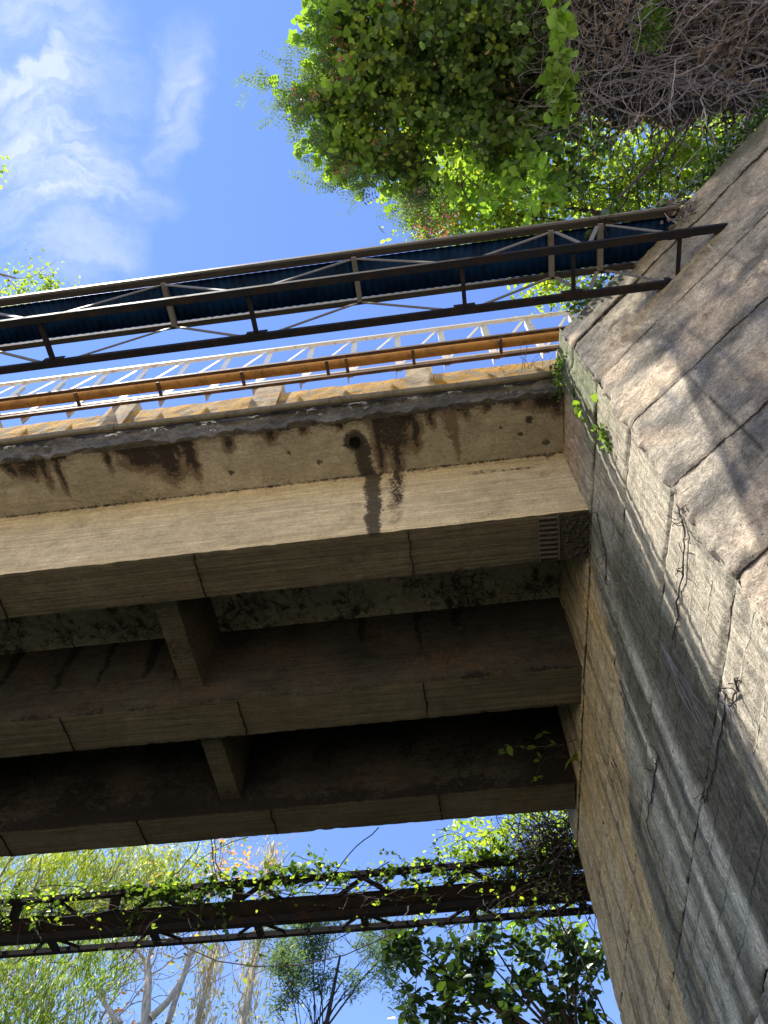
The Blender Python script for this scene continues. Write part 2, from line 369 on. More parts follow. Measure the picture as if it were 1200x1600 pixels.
def bank():
    mb = MB(); n = 64; vs = []; fs = []
    for j in range(n + 1):
        y = -14 + 34 * j / n
        if y < 2.4: xw = 1.44 + (2.4 - y) * .735 / .678
        elif y < 8.3: xw = 1.44 - (y - 2.4) * .035
        else: xw = 1.24 + (y - 8.3) * 1.0
        for i, o in enumerate((.22, .5, 1.2, 2.5, 5, 10, 24, 60)):
            vs.append((xw + o, y, 7.35 + (.12 * fb(o * 2, y) if i else -.1) + .05 * o))
    m = 8
    for j in range(n):
        for i in range(m - 1): a = j * m + i; fs.append((a, a + 1, a + m + 1, a + m))
    # riverside slope down where the walls end
    return mb.add(vs, fs).build('embankment', M['soil'], smooth=True, kind='structure')
bank()

# ------------------------------------------------------------------ ABUTMENT
ab = empty('bridge_abutment', (1.44, 2.4, -1.6), 'tall streaked concrete abutment at right, carrying the girder ends, with a rough splayed wing', 'bridge abutment')
JZ = [3.14, 4.085, 5.03, 5.975, 6.92]
def jd(z):      # distance to the nearest pour joint
    return min(abs(z - j) for j in JZ + [2.2, 1.25, .3, -.65])
FA = Vector((1.44, 2.40)); FB = Vector((1.235, 8.35))
def frontcol(y, z):
    w = nz(y * 3, z * .4, 3) * .12
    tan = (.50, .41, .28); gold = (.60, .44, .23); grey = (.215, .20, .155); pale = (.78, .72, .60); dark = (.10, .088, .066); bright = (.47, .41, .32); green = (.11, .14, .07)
    c = mixc(grey, (.34, .33, .27), sm(-.1, .3, nz(y * 7, z * .5, 1)))
    c = mixc(c, (.09, .09, .075), sm(.1, .4, nz(y * 9, z * .4, 21)) * .8)
    tan = mixc(tan, (.22, .17, .11), sm(.0, .45, nz(y * 8, z * .7, 31)) * .8)
    # brown boards of the far part and the top under the girders
    if z > 4.75: yb = 4.1 + (5.9 - z) * .4
    elif z > 4.2: yb = 4.55 + (4.75 - z) / .55 * 1.2
    else: yb = 5.78
    c = mixc(c, mixc(tan, gold, sm(-.05, .35, nz(y * 4, z * .6, 8)) * .6), sm(-.06, .1, y + w - yb))
    if z < 4.4: c = mixc(c, gold, math.exp(-((y + w * .3 - 5.88) / .10) ** 2) * .8)
    c = mixc(c, dark, sm(-.04, .12, y + w * .5 - 3.2) * (1 - sm(-.15, .08, y + w * .5 - 3.97)) * sm(5.5, 4.9, z) * .9 * .8)  # bridge's shadow painted in as a darker band beside the strip
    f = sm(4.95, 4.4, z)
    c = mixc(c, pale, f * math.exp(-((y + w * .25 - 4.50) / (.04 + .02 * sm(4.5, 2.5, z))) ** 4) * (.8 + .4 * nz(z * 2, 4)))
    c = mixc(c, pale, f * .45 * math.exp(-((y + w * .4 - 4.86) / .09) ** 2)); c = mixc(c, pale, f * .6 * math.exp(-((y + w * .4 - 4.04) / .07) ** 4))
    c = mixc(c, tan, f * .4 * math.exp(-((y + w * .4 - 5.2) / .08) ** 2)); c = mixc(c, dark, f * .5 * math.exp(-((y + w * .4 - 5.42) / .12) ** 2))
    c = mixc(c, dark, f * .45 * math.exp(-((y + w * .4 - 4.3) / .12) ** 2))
    # sunlit strip beside the corner, painted paler up to the bridge's shadow edge
    yb = 3.12 + .045 * (z - 3) if z < 5.4 else 3.23 + (z - 5.4) * .45
    c = mixc(c, bright, (1 - sm(-.1, .10, y + w * .35 - yb)) * (.72 + .35 * nz(y * 6, z * .8, 5)))
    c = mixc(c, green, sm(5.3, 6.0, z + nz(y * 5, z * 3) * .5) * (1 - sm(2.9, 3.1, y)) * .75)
    c = mixc(c, (.42, .31, .22), sm(6.2, 6.5, z) * sm(2.8, 2.95, y) * (1 - sm(3.5, 3.62, y)) * .85)
    g = jd(z + .02 * nz(y * 6, z)); c = mixc(c, (.03, .03, .026), sm(.022, .006, g) * (.55 + .45 * nz(y * 3, z * 9, 2)) * .9)
    gb = abs(((z + .012 * nz(y * 8)) / .236) % 1 - .5) * .236
    c = mixc(c, tuple(.5 * a for a in c), sm(.012, .004, gb) * max(0, nz(y * 2.2, z * 2, 6) * 2) * .8)
    return c
def gridmesh(us, vs, pf, cf):
    mb = MB(); cols = []; n = len(us)
    for v in vs:
        for u in us: mb.v.append(tuple(pf(u, v))); cols.append(cf(u, v))
    for j in range(len(vs) - 1):
        for i in range(n - 1): a = j * n + i; mb.f.append((a, a + 1, a + n + 1, a + n))
    mb.c = cols; return mb
def lin(a, b, s): n = max(1, round(abs(b - a) / s)); return [a + (b - a) * i / n for i in range(n + 1)]
def frontpt(y, z):
    x = 1.44 - (y - 2.4) * .0345
    g = jd(z + .02 * nz(y * 6, z)); d = -.028 * sm(.03, .006, g)
    gb = abs(((z + .012 * nz(y * 8)) / .236) % 1 - .5) * .236; d -= .008 * sm(.018, .004, gb)
    d += .010 * fb(y * 1.5, z * 1.2, 1) + .007 * fb(y * 14, z * 5, 2)
    if y > 8.2: x += (y - 8.2) * .4
    return (x - d - (.02 if z > 5.97 and y > 2.55 else 0), y + (.0 if y > 2.45 else 0), z)
ys = lin(2.352, 8.35, .032); zs = lin(-1.7, 1.9, .25) + lin(1.93, 7.56, .03)
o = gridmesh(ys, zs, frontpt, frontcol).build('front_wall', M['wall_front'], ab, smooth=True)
WD = Vector((.735, -.678)); WN = Vector((-.678, -.735))
def wingcol(s, z):
    base = (.39, .34, .27); c = mixc(base, (.53, .43, .32), sm(-.2, .4, nz(s * 1.5, z * 1.6, 4)))
    c = mixc(c, (.15, .14, .125), sm(-.05, .4, nz(s * 2.1, z * 3.5, 9) + .4 * nz(s * 7, z * 9, 2)) * .85)
    for (jz, js, w_) in ((0, .55, 1), (0, 1.35, 1.3), (0, 2.1, 1)):
        c = mixc(c, (.05, .047, .045), sm(.012, .003, abs(s - js - .02 * nz(z * 2, js) - .008 * nz(z * 15, js))) * max(0, .4 + nz(z * 1.5, js)) * .9)
    for f_ in (4.6, 5.4, 3.7): c = mixc(c, (.06, .055, .05), sm(.012, .003, abs(z - f_ - .05 * nz(s * 2, f_) - .012 * nz(s * 17, f_))) * max(0, nz(s * 1.7, f_) + .25) * .9)
    c = mixc(c, (.24, .215, .165), sm(5.9, 6.5, z + .3 * nz(s * 2, z)) * .75)                      # mossy top pour
    c = mixc(c, (.10, .10, .07), sm(7.0, 7.45, z + .3 * nz(s * 2, z)) * .9)
    c = mixc(c, (.12, .115, .11), sm(.45, .1, s) * sm(5.5, 6.2, z) * .75)
    # grey-blue runs below the footbridge seat: gangway shadow bands painted among thin streaks
    for (s0, wd, zt) in ((.62, .07, 6.15), (.78, .02, 5.9), (1.12, .05, 5.9), (1.3, .02, 5.7), (1.62, .09, 5.75), (.36, .03, 5.5), (2.0, .05, 5.6)):
        k = math.exp(-((s + .03 * nz(z * 2, s0) - s0) / wd) ** 2) * sm(zt + .1, zt - .25, z) * (.65 + .6 * nz(z * 2.5, s0 * 5))
        c = mixc(c, (.13, .135, .155), max(0, min(1, k)) * .8)
    g = jd(z + .035 * nz(s * 4, z)); c = mixc(c, (.10, .09, .08), sm(.03, .004, g) * (.35 + .5 * nz(s * 3, z, 7)))
    c = mixc(c, (.52, .415, .30), sm(.1, .45, nz(s * 2.6, z * 2.2, 33)) * .6)
    return c
def wingpt(s, z):
    if s < 0: return (1.50, 2.43, z)
    if z > 5.95: e = .02
    else: e = .0
    k = min(range(len(JZ)), key=lambda i: abs(z - JZ[i])); fr = ((z - 3.14) / .945) % 1
    chip = .02 * sm(.8, 1.0, fr) + .02 * sm(.15, 0, fr) + .045 * abs(nz(z * 5, 3)) + .03 * abs(nz(z * 17, 5))
    ss = s + (chip * max(0, 1 - s / .14)); 
    d = .055 + .014 * (nz(math.floor((z - 3.14) / .945) * 3.7, 1.3) ) - .010 * fr
    d -= .007 * sm(.03, .004, jd(z + .03 * nz(s * 3, z) + .012 * nz(s * 14, z))) + .05 * max(0, 1 - s / .06) * (.5 + nz(z * 9))
    d += .008 * fb(s * 2, z * 3, 4) + .006 * fb(s * 13, z * 30, 6) + .003 * nz(s * 22, z * 22, 2)
    if z > 7.4: d -= (z - 7.4) * .6
    p = FA + WD * ss + WN * d
    return (p.x, p.y, z)
ss_ = [-.05, 0, .012, .03, .05, .07] + lin(.095, 3.3, .025) + [3.8, 5, 7, 10, 16, 22]; zs = lin(-1.7, 1.9, .25) + lin(1.93, 7.6, .0265)
gridmesh(ss_, zs, wingpt, wingcol).build('wing_wall', M['wall_wing'], ab, smooth=True)
mb = MB()     # coping top and inner backs
mb.add([(1.47, 2.46, 7.5), (1.42, 8.3, 7.5), (2.4, 8.3, 7.45), (2.4, 2.46, 7.45)], [(0, 3, 2, 1)])
p0 = FA + WN * .0; p1 = FA + WD * 22; q1 = p1 - WN * .5; q0 = FA - WN * .5
mb.add([(p0.x, p0.y, 7.52), (p1.x, p1.y, 7.52), (q1.x, q1.y, 7.5), (q0.x, q0.y, 7.5)], [(0, 1, 2, 3)])
for q, w in ((1.24, 1), ): mb.add([(1.30, 8.36, -1.7), (7.5, 14.5, -1.7), (7.5, 14.5, 7.5), (1.30, 8.36, 7.5)], [(0, 1, 2, 3)])
mb.c = [(.13, .13, .11)] * len(mb.v)
mb.build('coping', M['wall_wing'], ab)

# ------------------------------------------------------------------ BRIDGE
X0, X1 = -20.0, 1.385
br = empty('concrete_bridge', (-8, 5.6, 6), 'old concrete girder bridge overhead, stained slab edge and three long girders', 'bridge')
xs = lin(X0, -7, .5)[:-1] + lin(-7, X1, .035)
def girder(name, y0, y1, zt, xr, mat, seed, chip=.012):
    ring = [(y0, z) for z in lin(zt, 6.0, .06)] + [(y, 6.0) for y in lin(y0, y1, .05)[1:-1]] + [(y1, z) for z in lin(6.0, zt, .06)]
    mb = MB(); cols = []; n = len(ring); yc = (y0 + y1) / 2
    for x in xs:
        xe = min(x, xr) if x > xr - .03 else x
        if x == xs[-1]: xe = xr
        for (y, z) in ring:
            bot = abs(z - 6) < 1e-6; edge = bot and (y == y0 or y == y1)
            dy = .006 * fb(x * .8, z * 2, seed) + .004 * nz(x * 9, z * 9, seed); dz = .005 * nz(x * 1.3, y * 4, seed) + .003 * nz(x * 11, y * 11)
            if abs(z - 6) < .03 and (abs(y - y0) < .03 or abs(y - y1) < .03):
                k = chip * max(0, nz(x * 9, y, seed) - .05) * 1.6 + .004; dy += k if y < yc else -k; dz += k * .6
            mb.v.append((xe, y + dy, z + dz))
            cols.append(STAIN_SHADE(seed, xe, y, z, y0, y1))
    for i in range(len(xs) - 1):
        for k in range(n - 1): a = i * n + k; mb.f.append((a, a + n, a + n + 1, a + 1))
    b = (len(xs) - 1) * n; mb.f.append(tuple(b + k for k in range(n)))
    mb.c = cols; return mb
def drip(u, t, u0, w, L, seed):      # drip mask: u across, t distance along the run
    if t > L * 1.1: return 0
    cx = u0 + .04 * nz(t * 6, seed) ; ww = w * (1 - .55 * t / L)
    return max(0, 1 - (abs(u - cx) / ww) ** 2) * sm(L * 1.05, L * .55, t)
def STAIN_SHADE(seed, x, y, z, y0, y1):
    r = g = b = 0.0
    side0 = y < y0 + .01; side1 = y > y1 - .01; bot = abs(z - 6) < 1e-6 and not (side0 or side1)
    t = 7.2 - z
    if seed == 1:
        if side0:
            r = max(r, 1.0 * drip(x, t, -.62 + .03 * t, .125, 2.6, 3)); r = max(r, .62 * drip(x, t, -.36, .13, 1.0, 5)); r = max(r, .5 * drip(x, t, 1.2, .05, .2, 5))
            g = max(g, .55 * drip(x, t, -.38, .16, 1.5, 4)); g = max(g, .45 * sm(.16, .0, t)); g = max(g, .33 * max(0, nz(x * 1.3, z * 2, 3)))
            r = max(r, .5 * sm(.06, 0, t)); b = max(0, .25 * nz(x * .9, z * 1.5, 8))  # top of the face darkened: the overhang's shade painted in
            r = max(r, .5 * max(0, nz(x * .8, z * 14, 5) - .25) * 2 * sm(-3, 1, x))
        elif bot: g = .30 + .25 * nz(x * .7, y * 2, 2); r = .22 * max(0, nz(x * 2, y * 3, 4)) + .7 * sm(1.12, 1.2, x)
        else: r = .35 + .3 * nz(x * 1.5, z * 1.5, 3)
    elif seed == 2:
        if side0:
            r = .32 * sm(.9, .0, t) + .30 * nz(x * 3.2, z * .5, 4) + .55 * sm(.16, .0, z - 6) * (.7 + nz(x * 2.5, 1)); g = .3 + .4 * nz(x * 1.5, z * 2, 7)
            for (u, w, L) in ((-4.5, .10, 1.0), (-4.0, .07, .95), (-3.45, .12, .9), (-5.2, .1, .9), (-1.0, .09, .6), (-.35, .05, .9), (.1, .12, .5), (-3.1, .08, 1.05)): r = max(r, .75 * drip(x, t, u, w, L, u))
        elif bot: r = .12 * max(0, nz(x * 2, y * 3, 4)) + .45 * sm(.06, 0, y - y0) * max(0, nz(x * 3, 2) + .3); g = .22 + .3 * nz(x * .8, y, 3)
        else: r = .5
    else:
        if side0: r = .45 + .4 * nz(x * 1.3, z * 1.2, 6) + .35 * sm(.25, 0, z - 6); g = .35
        elif bot: r = .18 * max(0, nz(x * 2, y * 3, 4)); g = .25 + .3 * nz(x * .8, y, 3)
        else: r = .3
    return (max(0, min(1, r)), max(0, min(1, g)), max(0, min(1, b)))
def face_split(mbg, name_sides):
    pass
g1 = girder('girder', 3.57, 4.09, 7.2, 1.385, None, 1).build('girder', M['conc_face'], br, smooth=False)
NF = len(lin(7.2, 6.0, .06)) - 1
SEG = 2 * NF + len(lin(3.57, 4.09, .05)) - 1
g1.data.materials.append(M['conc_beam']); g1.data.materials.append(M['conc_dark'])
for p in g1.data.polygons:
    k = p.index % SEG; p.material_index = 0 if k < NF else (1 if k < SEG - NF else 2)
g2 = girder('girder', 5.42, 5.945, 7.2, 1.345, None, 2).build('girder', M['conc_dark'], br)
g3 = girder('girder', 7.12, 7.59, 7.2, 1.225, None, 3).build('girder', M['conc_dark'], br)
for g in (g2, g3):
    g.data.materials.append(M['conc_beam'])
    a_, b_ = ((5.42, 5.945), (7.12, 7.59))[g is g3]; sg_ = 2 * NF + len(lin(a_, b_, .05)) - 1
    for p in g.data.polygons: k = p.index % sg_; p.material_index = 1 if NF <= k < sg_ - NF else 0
g1['label'] = 'outermost girder with a pale outer face and one black drain streak'
# cracks and pour joints under the girders (dark grooves modelled as thin proud seams of grime)
def seam(girder_o, x, y0, y1, w=.004, j=.008):
    mb = MB(); ysq = lin(y0 + .015, y1 - .015, .03); L = []
    for y in ysq: L.append((x + j * 2 * nz(y * 9, x * 3) + j * nz(y * 31, x), y, w * (.5 + abs(nz(y * 13, x * 7)) * 1.6)))
    for (cx, y, ww) in L: mb.v += [(cx - ww, y, 5.985), (cx + ww, y, 5.985), (cx + ww, y, 6.01), (cx - ww, y, 6.01)]
    n = len(L)
    for i in range(n - 1):
        a = i * 4
        for k in range(4): mb.f.append((a + k, a + (k + 1) % 4, a + 4 + (k + 1) % 4, a + 4 + k))
    mb.f += [(0, 1, 2, 3), (4 * n - 1, 4 * n - 2, 4 * n - 3, 4 * n - 4)]
    return mb.build('pour_joint', M['crack'], girder_o)
for x in (-2.30, -.27, -4.3, -6.3): seam(g1, x, 3.57, 4.09)
for x in (-2.30, -.327, -4.25, -6.4): seam(g2, x, 5.42, 5.945, .005)
for x in (-3.9, -.33, -2.3, -5.6): seam(g3, x, 7.12, 7.59, .005)
# spalled end of girder 1: honeycombed patch with exposed stirrups
mb = MB()
for i in range(9):
    y = 3.60 + i * .053; mb.bar((.925, y, 5.982), (1.085 + .01 * random.random(), y + .006, 5.982), .016, .02)
mb.bar((.92, 3.585, 5.984), (.92, 4.07, 5.984), .012, .016); mb.bar((1.10, 3.585, 5.984), (1.10, 4.07, 5.984), .016, .016)
mb.build('exposed_rebar', M['rebar'], g1)
vs = []; fs = []; us = lin(1.125, 1.38, .012); ws = lin(3.585, 4.075, .012)
for w_ in ws:
    for u in us: vs.append((u, w_, 5.985 - .014 * (nz(u * 30, w_ * 22) + .6 * nz(u * 70, w_ * 60))))
for j in range(len(ws) - 1):
    for i in range(len(us) - 1): a = j * len(us) + i; fs.append((a, a + len(us), a + len(us) + 1, a + 1))
mb = MB().add(vs, fs); M['spall'] = concrete('spalled_concrete', (.05, .045, .04), (.12, .105, .085), grain=(3, 20, 3), blot=.9, gr=.6, pit=1.5, bs=2)
mb.build('spalled_patch', M['spall'], g1)
vs = []; fs = []; us = lin(.915, 1.115, .012)
for w_ in ws:
    for u in us: vs.append((u, w_, 5.9905 - .004 * (nz(u * 30, w_ * 22))))
for j in range(len(ws) - 1):
    for i in range(len(us) - 1): a = j * len(us) + i; fs.append((a, a + len(us), a + len(us) + 1, a + 1))
MB().add(vs, fs).build('spalled_patch', M['spall'], g1)
# diaphragms
def diaphragm(x, y0, y1, zb):
    mb = MB(); cols = []; w = .235; ring = [(x, z) for z in lin(7.2, zb, .08)] + [(x + w * k, zb) for k in (.25, .5, .75)] + [(x + w, z) for z in lin(zb, 7.2, .08)]
    yy = lin(y0, y1, .05); n = len(ring)
    for y in yy:
        for (a, z) in ring: mb.v.append((a + .006 * nz(y * 5, z * 5), y, z + .005 * nz(a * 7, y * 7))); cols.append((.25 + .3 * nz(y * 3, z * 3), .3, 0))
    for i in range(len(yy) - 1):
        for k in range(n - 1): a = i * n + k; mb.f.append((a, a + n, a + n + 1, a + 1))
    mb.c = cols; return mb.build('diaphragm', M['conc_beam'], br)
for xx in (-2.945, -8.6, -14.4): diaphragm(xx, 4.088, 5.423, 6.24); diaphragm(xx + .03, 5.942, 7.123, 6.18)
# slab
SO = [(-2.95, .32, .42), (-2.72, .2, .6), (-2.5, .10, .5), (-4.2, .22, .35), (-.30, .22, .55), (1.2, .2, .25), (-3.15, .17, .20), (-2.95, .12, .34), (-2.75, .10, .50), (-2.6, .07, .36), (-2.45, .06, .6), (-3.35, .05, .40), (-4.05, .06, .48), (-3.9, .04, .62), (-4.4, .10, .30), (-4.8, .08, .4), (-2.05, .08, .3),
      (-.42, .14, .55), (-.25, .12, .45), (-.50, .07, .85), (-.12, .07, .6), (-.33, .08, .9), (.25, .07, .42), (.30, .035, .70), (.42, .05, .25), (.62, .04, .2), (1.25, .13, .22), (1.33, .08, .34),
      (-1.25, .06, .2), (-1.6, .08, .26), (-.86, .06, .2), (-5.5, .2, .4), (-6.2, .1, .5), (.05, .06, .3), (.95, .07, .18)]
def slabcol(x, y):
    if y > 3.6:
        if y < 5.5: return (max(0, .30 + .35 * nz(x * 2, y * 2, 3) + .55 * max(0, nz(x * 12, y * 9))), .25, 0)
        return (.5, .2, 0)
    t = y - 2.85; r = 0; g = .36 * sm(.42, 0, t + .2 * nz(x * 3, y)) + .2 * max(0, nz(x * 5, y * 2, 4)); b = 0
    for i, (u, w, L) in enumerate(SO):
        f = 1.0 if i % 3 else .9; v = drip(x, t, u, w, L, i); r = max(r, v * .80 * (1 if u not in (.25, .30) else .3)); g = max(g, drip(x, t, u, w * 2.0, L * 1.2, i) * 1.0)
    r = max(r, .72 * sm(.14, .02, t + .10 * nz(x * 4, 1) + .05 * nz(x * 13)))
    r = max(r, 1.0 * sm(.17, .07, math.hypot(x + .745, y - 3.16))); r = max(r, .95 * drip(x, y - 3.16, -.69 + .12 * (y - 3.3), .13, 1.5, 3) if y > 3.16 else 0)
    for (u, v_, q) in ((1.22, 3.42, .05), (.95, 3.3, .03), (-1.45, 3.2, .03), (-2.1, 3.35, .035), (-1.15, 3.35, .04), (.75, 3.2, .03), (-2.45, 3.2, .04), (1.05, 3.15, .05)): r = max(r, .75 * sm(q * 1.4, q * .5, math.hypot(x - u, y - v_)))
    g = max(g, .12 + .35 * nz(x * 1.2, y * 3, 6)); b = max(0, .35 * nz(x * 2, y * 3, 12))
    r = max(r, .6 * sm(3.53, 3.57, y))
    return (min(1, r), max(0, min(1, g)), b)
mb = MB(); cols = []; YE = 2.88
yr = lin(YE, 3.575, .022) + lin(3.66, 8.3, .06); prof = [('e', z) for z in lin(7.60, 7.2, .03)]
rows = [(YE, z) for z in lin(7.60, 7.2, .025)] + [(y, 7.2) for y in yr[1:]]; n = len(rows)
for x in xs:
    for (y, z) in rows:
        e = sm(.12, 0, y - YE) if z == 7.2 else 1
        crumble = e * (.05 * nz(x * 2.2, z * 6, 1) + .045 * nz(x * 7, z * 14, 2) + .028 * nz(x * 19, z * 28, 3)) * (1 if z < 7.5 else .3)
        dz = (e * (-.035 + .03 * nz(x * 2.7, 4) + .03 * nz(x * 9, y * 5, 5)) + .004 * fb(x * 5, y * 5)) if z == 7.2 else (.03 * nz(x * 2.7, 4) * (7.6 - z) * 2 if z < 7.45 else 0)
        mb.v.append((x if x < X1 - .02 else 1.392, y + crumble, z + dz)); cols.append(slabcol(x, y))
for i in range(len(xs) - 1):
    for k in range(n - 1): a = i * n + k; mb.f.append((a, a + n, a + n + 1, a + 1))
mb.c = cols
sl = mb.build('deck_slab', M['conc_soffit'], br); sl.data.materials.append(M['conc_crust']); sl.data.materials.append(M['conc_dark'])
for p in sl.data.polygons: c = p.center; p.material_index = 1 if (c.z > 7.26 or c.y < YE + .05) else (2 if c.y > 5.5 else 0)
MB().box((X0, YE + .03, 7.597), (1.39, 8.32, 7.62)).build('road_surface', M['conc_crust'], br)
# drain hole: short iron spout through the overhang
mb = MB(); mb.tube([(-.745, 3.16, 7.33), (-.745, 3.16, 7.165)], [.062, .06], 16, cap=False); mb.tube([(-.745, 3.16, 7.165), (-.745, 3.16, 7.33)], [.05, .05], 16, cap=False)
mb.build('drain_spout', M['pipe_dark'], br); MB().tube([(-.745, 3.16, 7.185), (-.745, 3.16, 7.19)], .05, 16).build('drain_hole', M['crack'], br)
# parapet: low panels between taller posts
par = MB()
posts = [-3.56 + 1.775 * k for k in range(-9, 5)]
pm = []
def rough_box(a, b, s=.06, amp=.008, seed=0):
    """closed box with subdivided, slightly uneven faces"""
    mb = MB(); key = {}
    def vid(p):
        k = tuple(round(c, 4) for c in p)
        if k not in key:
            q = Vector(p); d = Vector((nz(q.x * 6, q.y * 6, q.z * 6 + seed), nz(q.y * 6, q.z * 6, q.x * 6 + seed), nz(q.z * 6, q.x * 6, q.y * 6 + seed))) * amp
            key[k] = len(mb.v); mb.v.append(tuple(q + d))
        return key[k]
    for ax in range(3):
        u, v = [(1, 2), (0, 2), (0, 1)][ax]; U = lin(a[u], b[u], s); V = lin(a[v], b[v], s)
        for sd in (0, 1):
            for i in range(len(U) - 1):
                for j in range(len(V) - 1):
                    q = []
                    for (ii, jj) in ((i, j), (i + 1, j), (i + 1, j + 1), (i, j + 1)):
                        p = [0, 0, 0]; p[ax] = (a, b)[sd][ax]; p[u] = U[ii]; p[v] = V[jj]; q.append(vid(p))
                    mb.f.append(tuple(q) if (sd == 1) ^ (ax == 1) else tuple(q[::-1]))
    return mb
pr = empty('parapet', (-8, 3, 7.62), '', ''); del pr['label']; del pr['category']; pr.parent = br
pr.matrix_parent_inverse = Matrix.Identity(4); pr.location = Vector((-8, 3, 7.62)) - Vector(br.location)
def under(o): return o
for i, px_ in enumerate(posts):
    rough_box((px_ - .16, 2.925, 7.622), (px_ + .16, 3.16, 8.66 if px_ < 3 else 8.5), .08, .008, i).build('parapet_post', M['post'], pr)
    if i < len(posts) - 1 and px_ + .2 < 3.4:
        rough_box((px_ + .163, 2.955, 7.62), (px_ + 1.775 - .163, 3.09, 8.36), .12, .010, i * 3).build('parapet_panel', M['lichen'], pr)
# cable conduit along the slab edge
cp = MB(); ps = [(x, 2.815 + .008 * nz(x * .7), 7.50 + .02 * nz(x * .5, 2)) for x in lin(X0, 1.40, .2)]
cp.tube(ps, .042, 12); cobj = cp.build('conduit', M['pipe_grey'], None, smooth=True)
root = empty('slab_edge_pipe', (-3, 2.815, 7.5), 'long dull brown pipe running along the crumbling slab edge below the parapet', 'pipe')
cobj.parent = root; cobj.matrix_parent_inverse = Matrix.Translation(-root.location); cobj.name = 'pipe_run'; 
for x in (-6.1, -3.35, -.9): MB().tube([(x - .05, 2.815, 7.5), (x + .05, 2.815, 7.5)], .052, 12).build('pipe_coupling', M['pipe_grey'], root)

# ------------------------------------------------------------------ A: covered steel truss gangway overhead (nearest)
tr = empty('truss_gangway', (-1, 1.55, 6.36), 'narrow dark steel truss overhead with blue corrugated decking and timber edges', 'truss footbridge')
YA, YB, ZC, ZD = 1.345, 1.735, 6.36, 7.2
def chordbar(name, y, xe, sg):
    mb = MB(); xa = -13.0
    mb.bar((xa, y, ZC), (xe, y, ZC), .06, .008); mb.bar((xa, y + sg * .026, ZC + .03), (xe, y + sg * .026, ZC + .03), .008, .05)
    mb.bar((xa, y - sg * .026, ZC + .03), (xe, y - sg * .026, ZC + .03), .008, .05)
    return mb.build(name, M['steel_dark'], tr)
chordbar('bottom_chord', YA, 2.62, -1); chordbar('bottom_chord', YB, 2.24, 1)
botn = [-3.15 - 1.795 * k for k in range(7, 0, -1)] + [-3.15, -1.345, .435, 1.335, 2.18]
for x in botn: MB().angle((x, YA + .031, ZC + .012), (x, YB - .031, ZC + .012), .035).build('cross_member', M['steel_dark'], tr)
topn = [-2.26 - 1.795 * k for k in range(5, 0, -1)] + [-2.26, -.48, 1.30, 1.74]
for x in topn:
    MB().bar((x, 1.33, 7.155), (x, 1.735, 7.155), .045, .06).build('deck_bearer', M['steel_grey'], tr)
def diag(x0, x1, y, yt, mat):
    MB().bar((x0, y, ZC + .05), (x1, yt, 7.10), .036, .010, up=(0, 1, 0)).build('diagonal_brace', M[mat], tr)
allb = sorted(botn); 
for side, (y, yt, mt) in enumerate(((YA, 1.34, 'steel_grey'), (YB, 1.735, 'steel_grey'))):
    for tx in topn[:-2]:
        l = max(b for b in allb if b < tx - .3); r = min(b for b in allb if b > tx + .3); diag(l + .08, tx - .03, y, yt, mt); diag(r - .08, tx + .03, y, yt, mt)
    diag(.435 + .08, 1.27, y, yt, mt); diag(1.335 - .03, 1.36, y, yt, mt) if False else None
    diag(1.44, 1.33, y, yt, mt); diag(1.47, 1.70, y, yt, mt); diag(2.15, 1.78, y, yt, mt)
for y in (YA, YB):
    for x in botn: MB().bar((x - .09, y + (.035 if y == YA else -.035), ZC + .05), (x + .09, y + (.035 if y == YA else -.035), ZC + .05), .008, .08, up=(0, 0, 1)).build('gusset_plate', M['steel_dark'], tr)
# corrugated decking
mb = MB(); n = 0
for i, x in enumerate(lin(-13, 2.42, .0125)):
    z = 7.205 + .008 * math.sin(x * 2 * PI / .075)
    mb.v += [(x, 1.36, z), (x, 1.71, z), (x, 1.71, z + .004), (x, 1.36, z + .004)]
    if i:
        a = 4 * (i - 1)
        for k in range(4): mb.f.append((a + k, a + (k + 1) % 4, a + 4 + (k + 1) % 4, a + 4 + k))
mb.build('corrugated_deck', M['sheet'], tr, smooth=True)
for y, xe in ((1.325, 2.44), (1.745, 2.06)): 
    mb = MB()
    for k, xa in enumerate([-13, -9.2, -5.4, -1.9, .9]):
        xb = [-9.2, -5.4, -1.9, .9, xe][k]; mb.bar((xa, y, 7.205), (xb - .006, y, 7.205 + .004 * (k % 2)), .05, .075)
    mb.build('timber_edge', M['timber'], tr)
MB().bar((-13, 1.288, 7.225), (2.45, 1.288, 7.225), .018, .06).build('edge_trim', M['steel_grey'], tr)

# ------------------------------------------------------------------ B: white lattice pipe rack on a brown tray
rk = empty('lattice_pipe_rack', (-1, 2.6, 8), 'white lattice truss rising from a brown ladder tray between gangway and parapet', 'pipe rack')
ZT = 8.0; y0, y1 = 2.50, 2.715
for y in (y0, y1): MB().bar((-13, y, ZT), (2.4, y, ZT), .036, .042).build('tray_rail', M['steel_brown'], rk)
for x in [-3.83 + .945 * k for k in range(-9, 7)] + [-.78]:
    MB().bar((x, y0 + .026, ZT - .004), (x, y1 - .026, ZT - .004), .034, .03).build('tray_rung', M['steel_brown'], rk)
yt_ = 2.73; ZH = 9.35
MB().bar((-13, yt_, ZH), (3.2, yt_, ZH), .045, .04).build('top_chord', M['steel_white'], rk)
MB().bar((-13, yt_ + .0, ZT + .12), (3.2, yt_, ZT + .12), .04, .04).build('lower_chord', M['steel_white'], rk)
k = 0
for x in lin(-12.6, 3.0, .54):
    MB().angle((x, yt_ + .028, ZT + .03), (x, yt_ + .028, ZH), .07, .006, up=(0, 1, 0)).build('lattice_post', M['steel_white'], rk)
    MB().bar((x + .03, yt_ - .003, ZT + .16), (x + .50, yt_ - .003, ZH - .04), .035, .008, up=(0, 1, 0)).build('lattice_diagonal', M['steel_white'], rk)
    k += 1
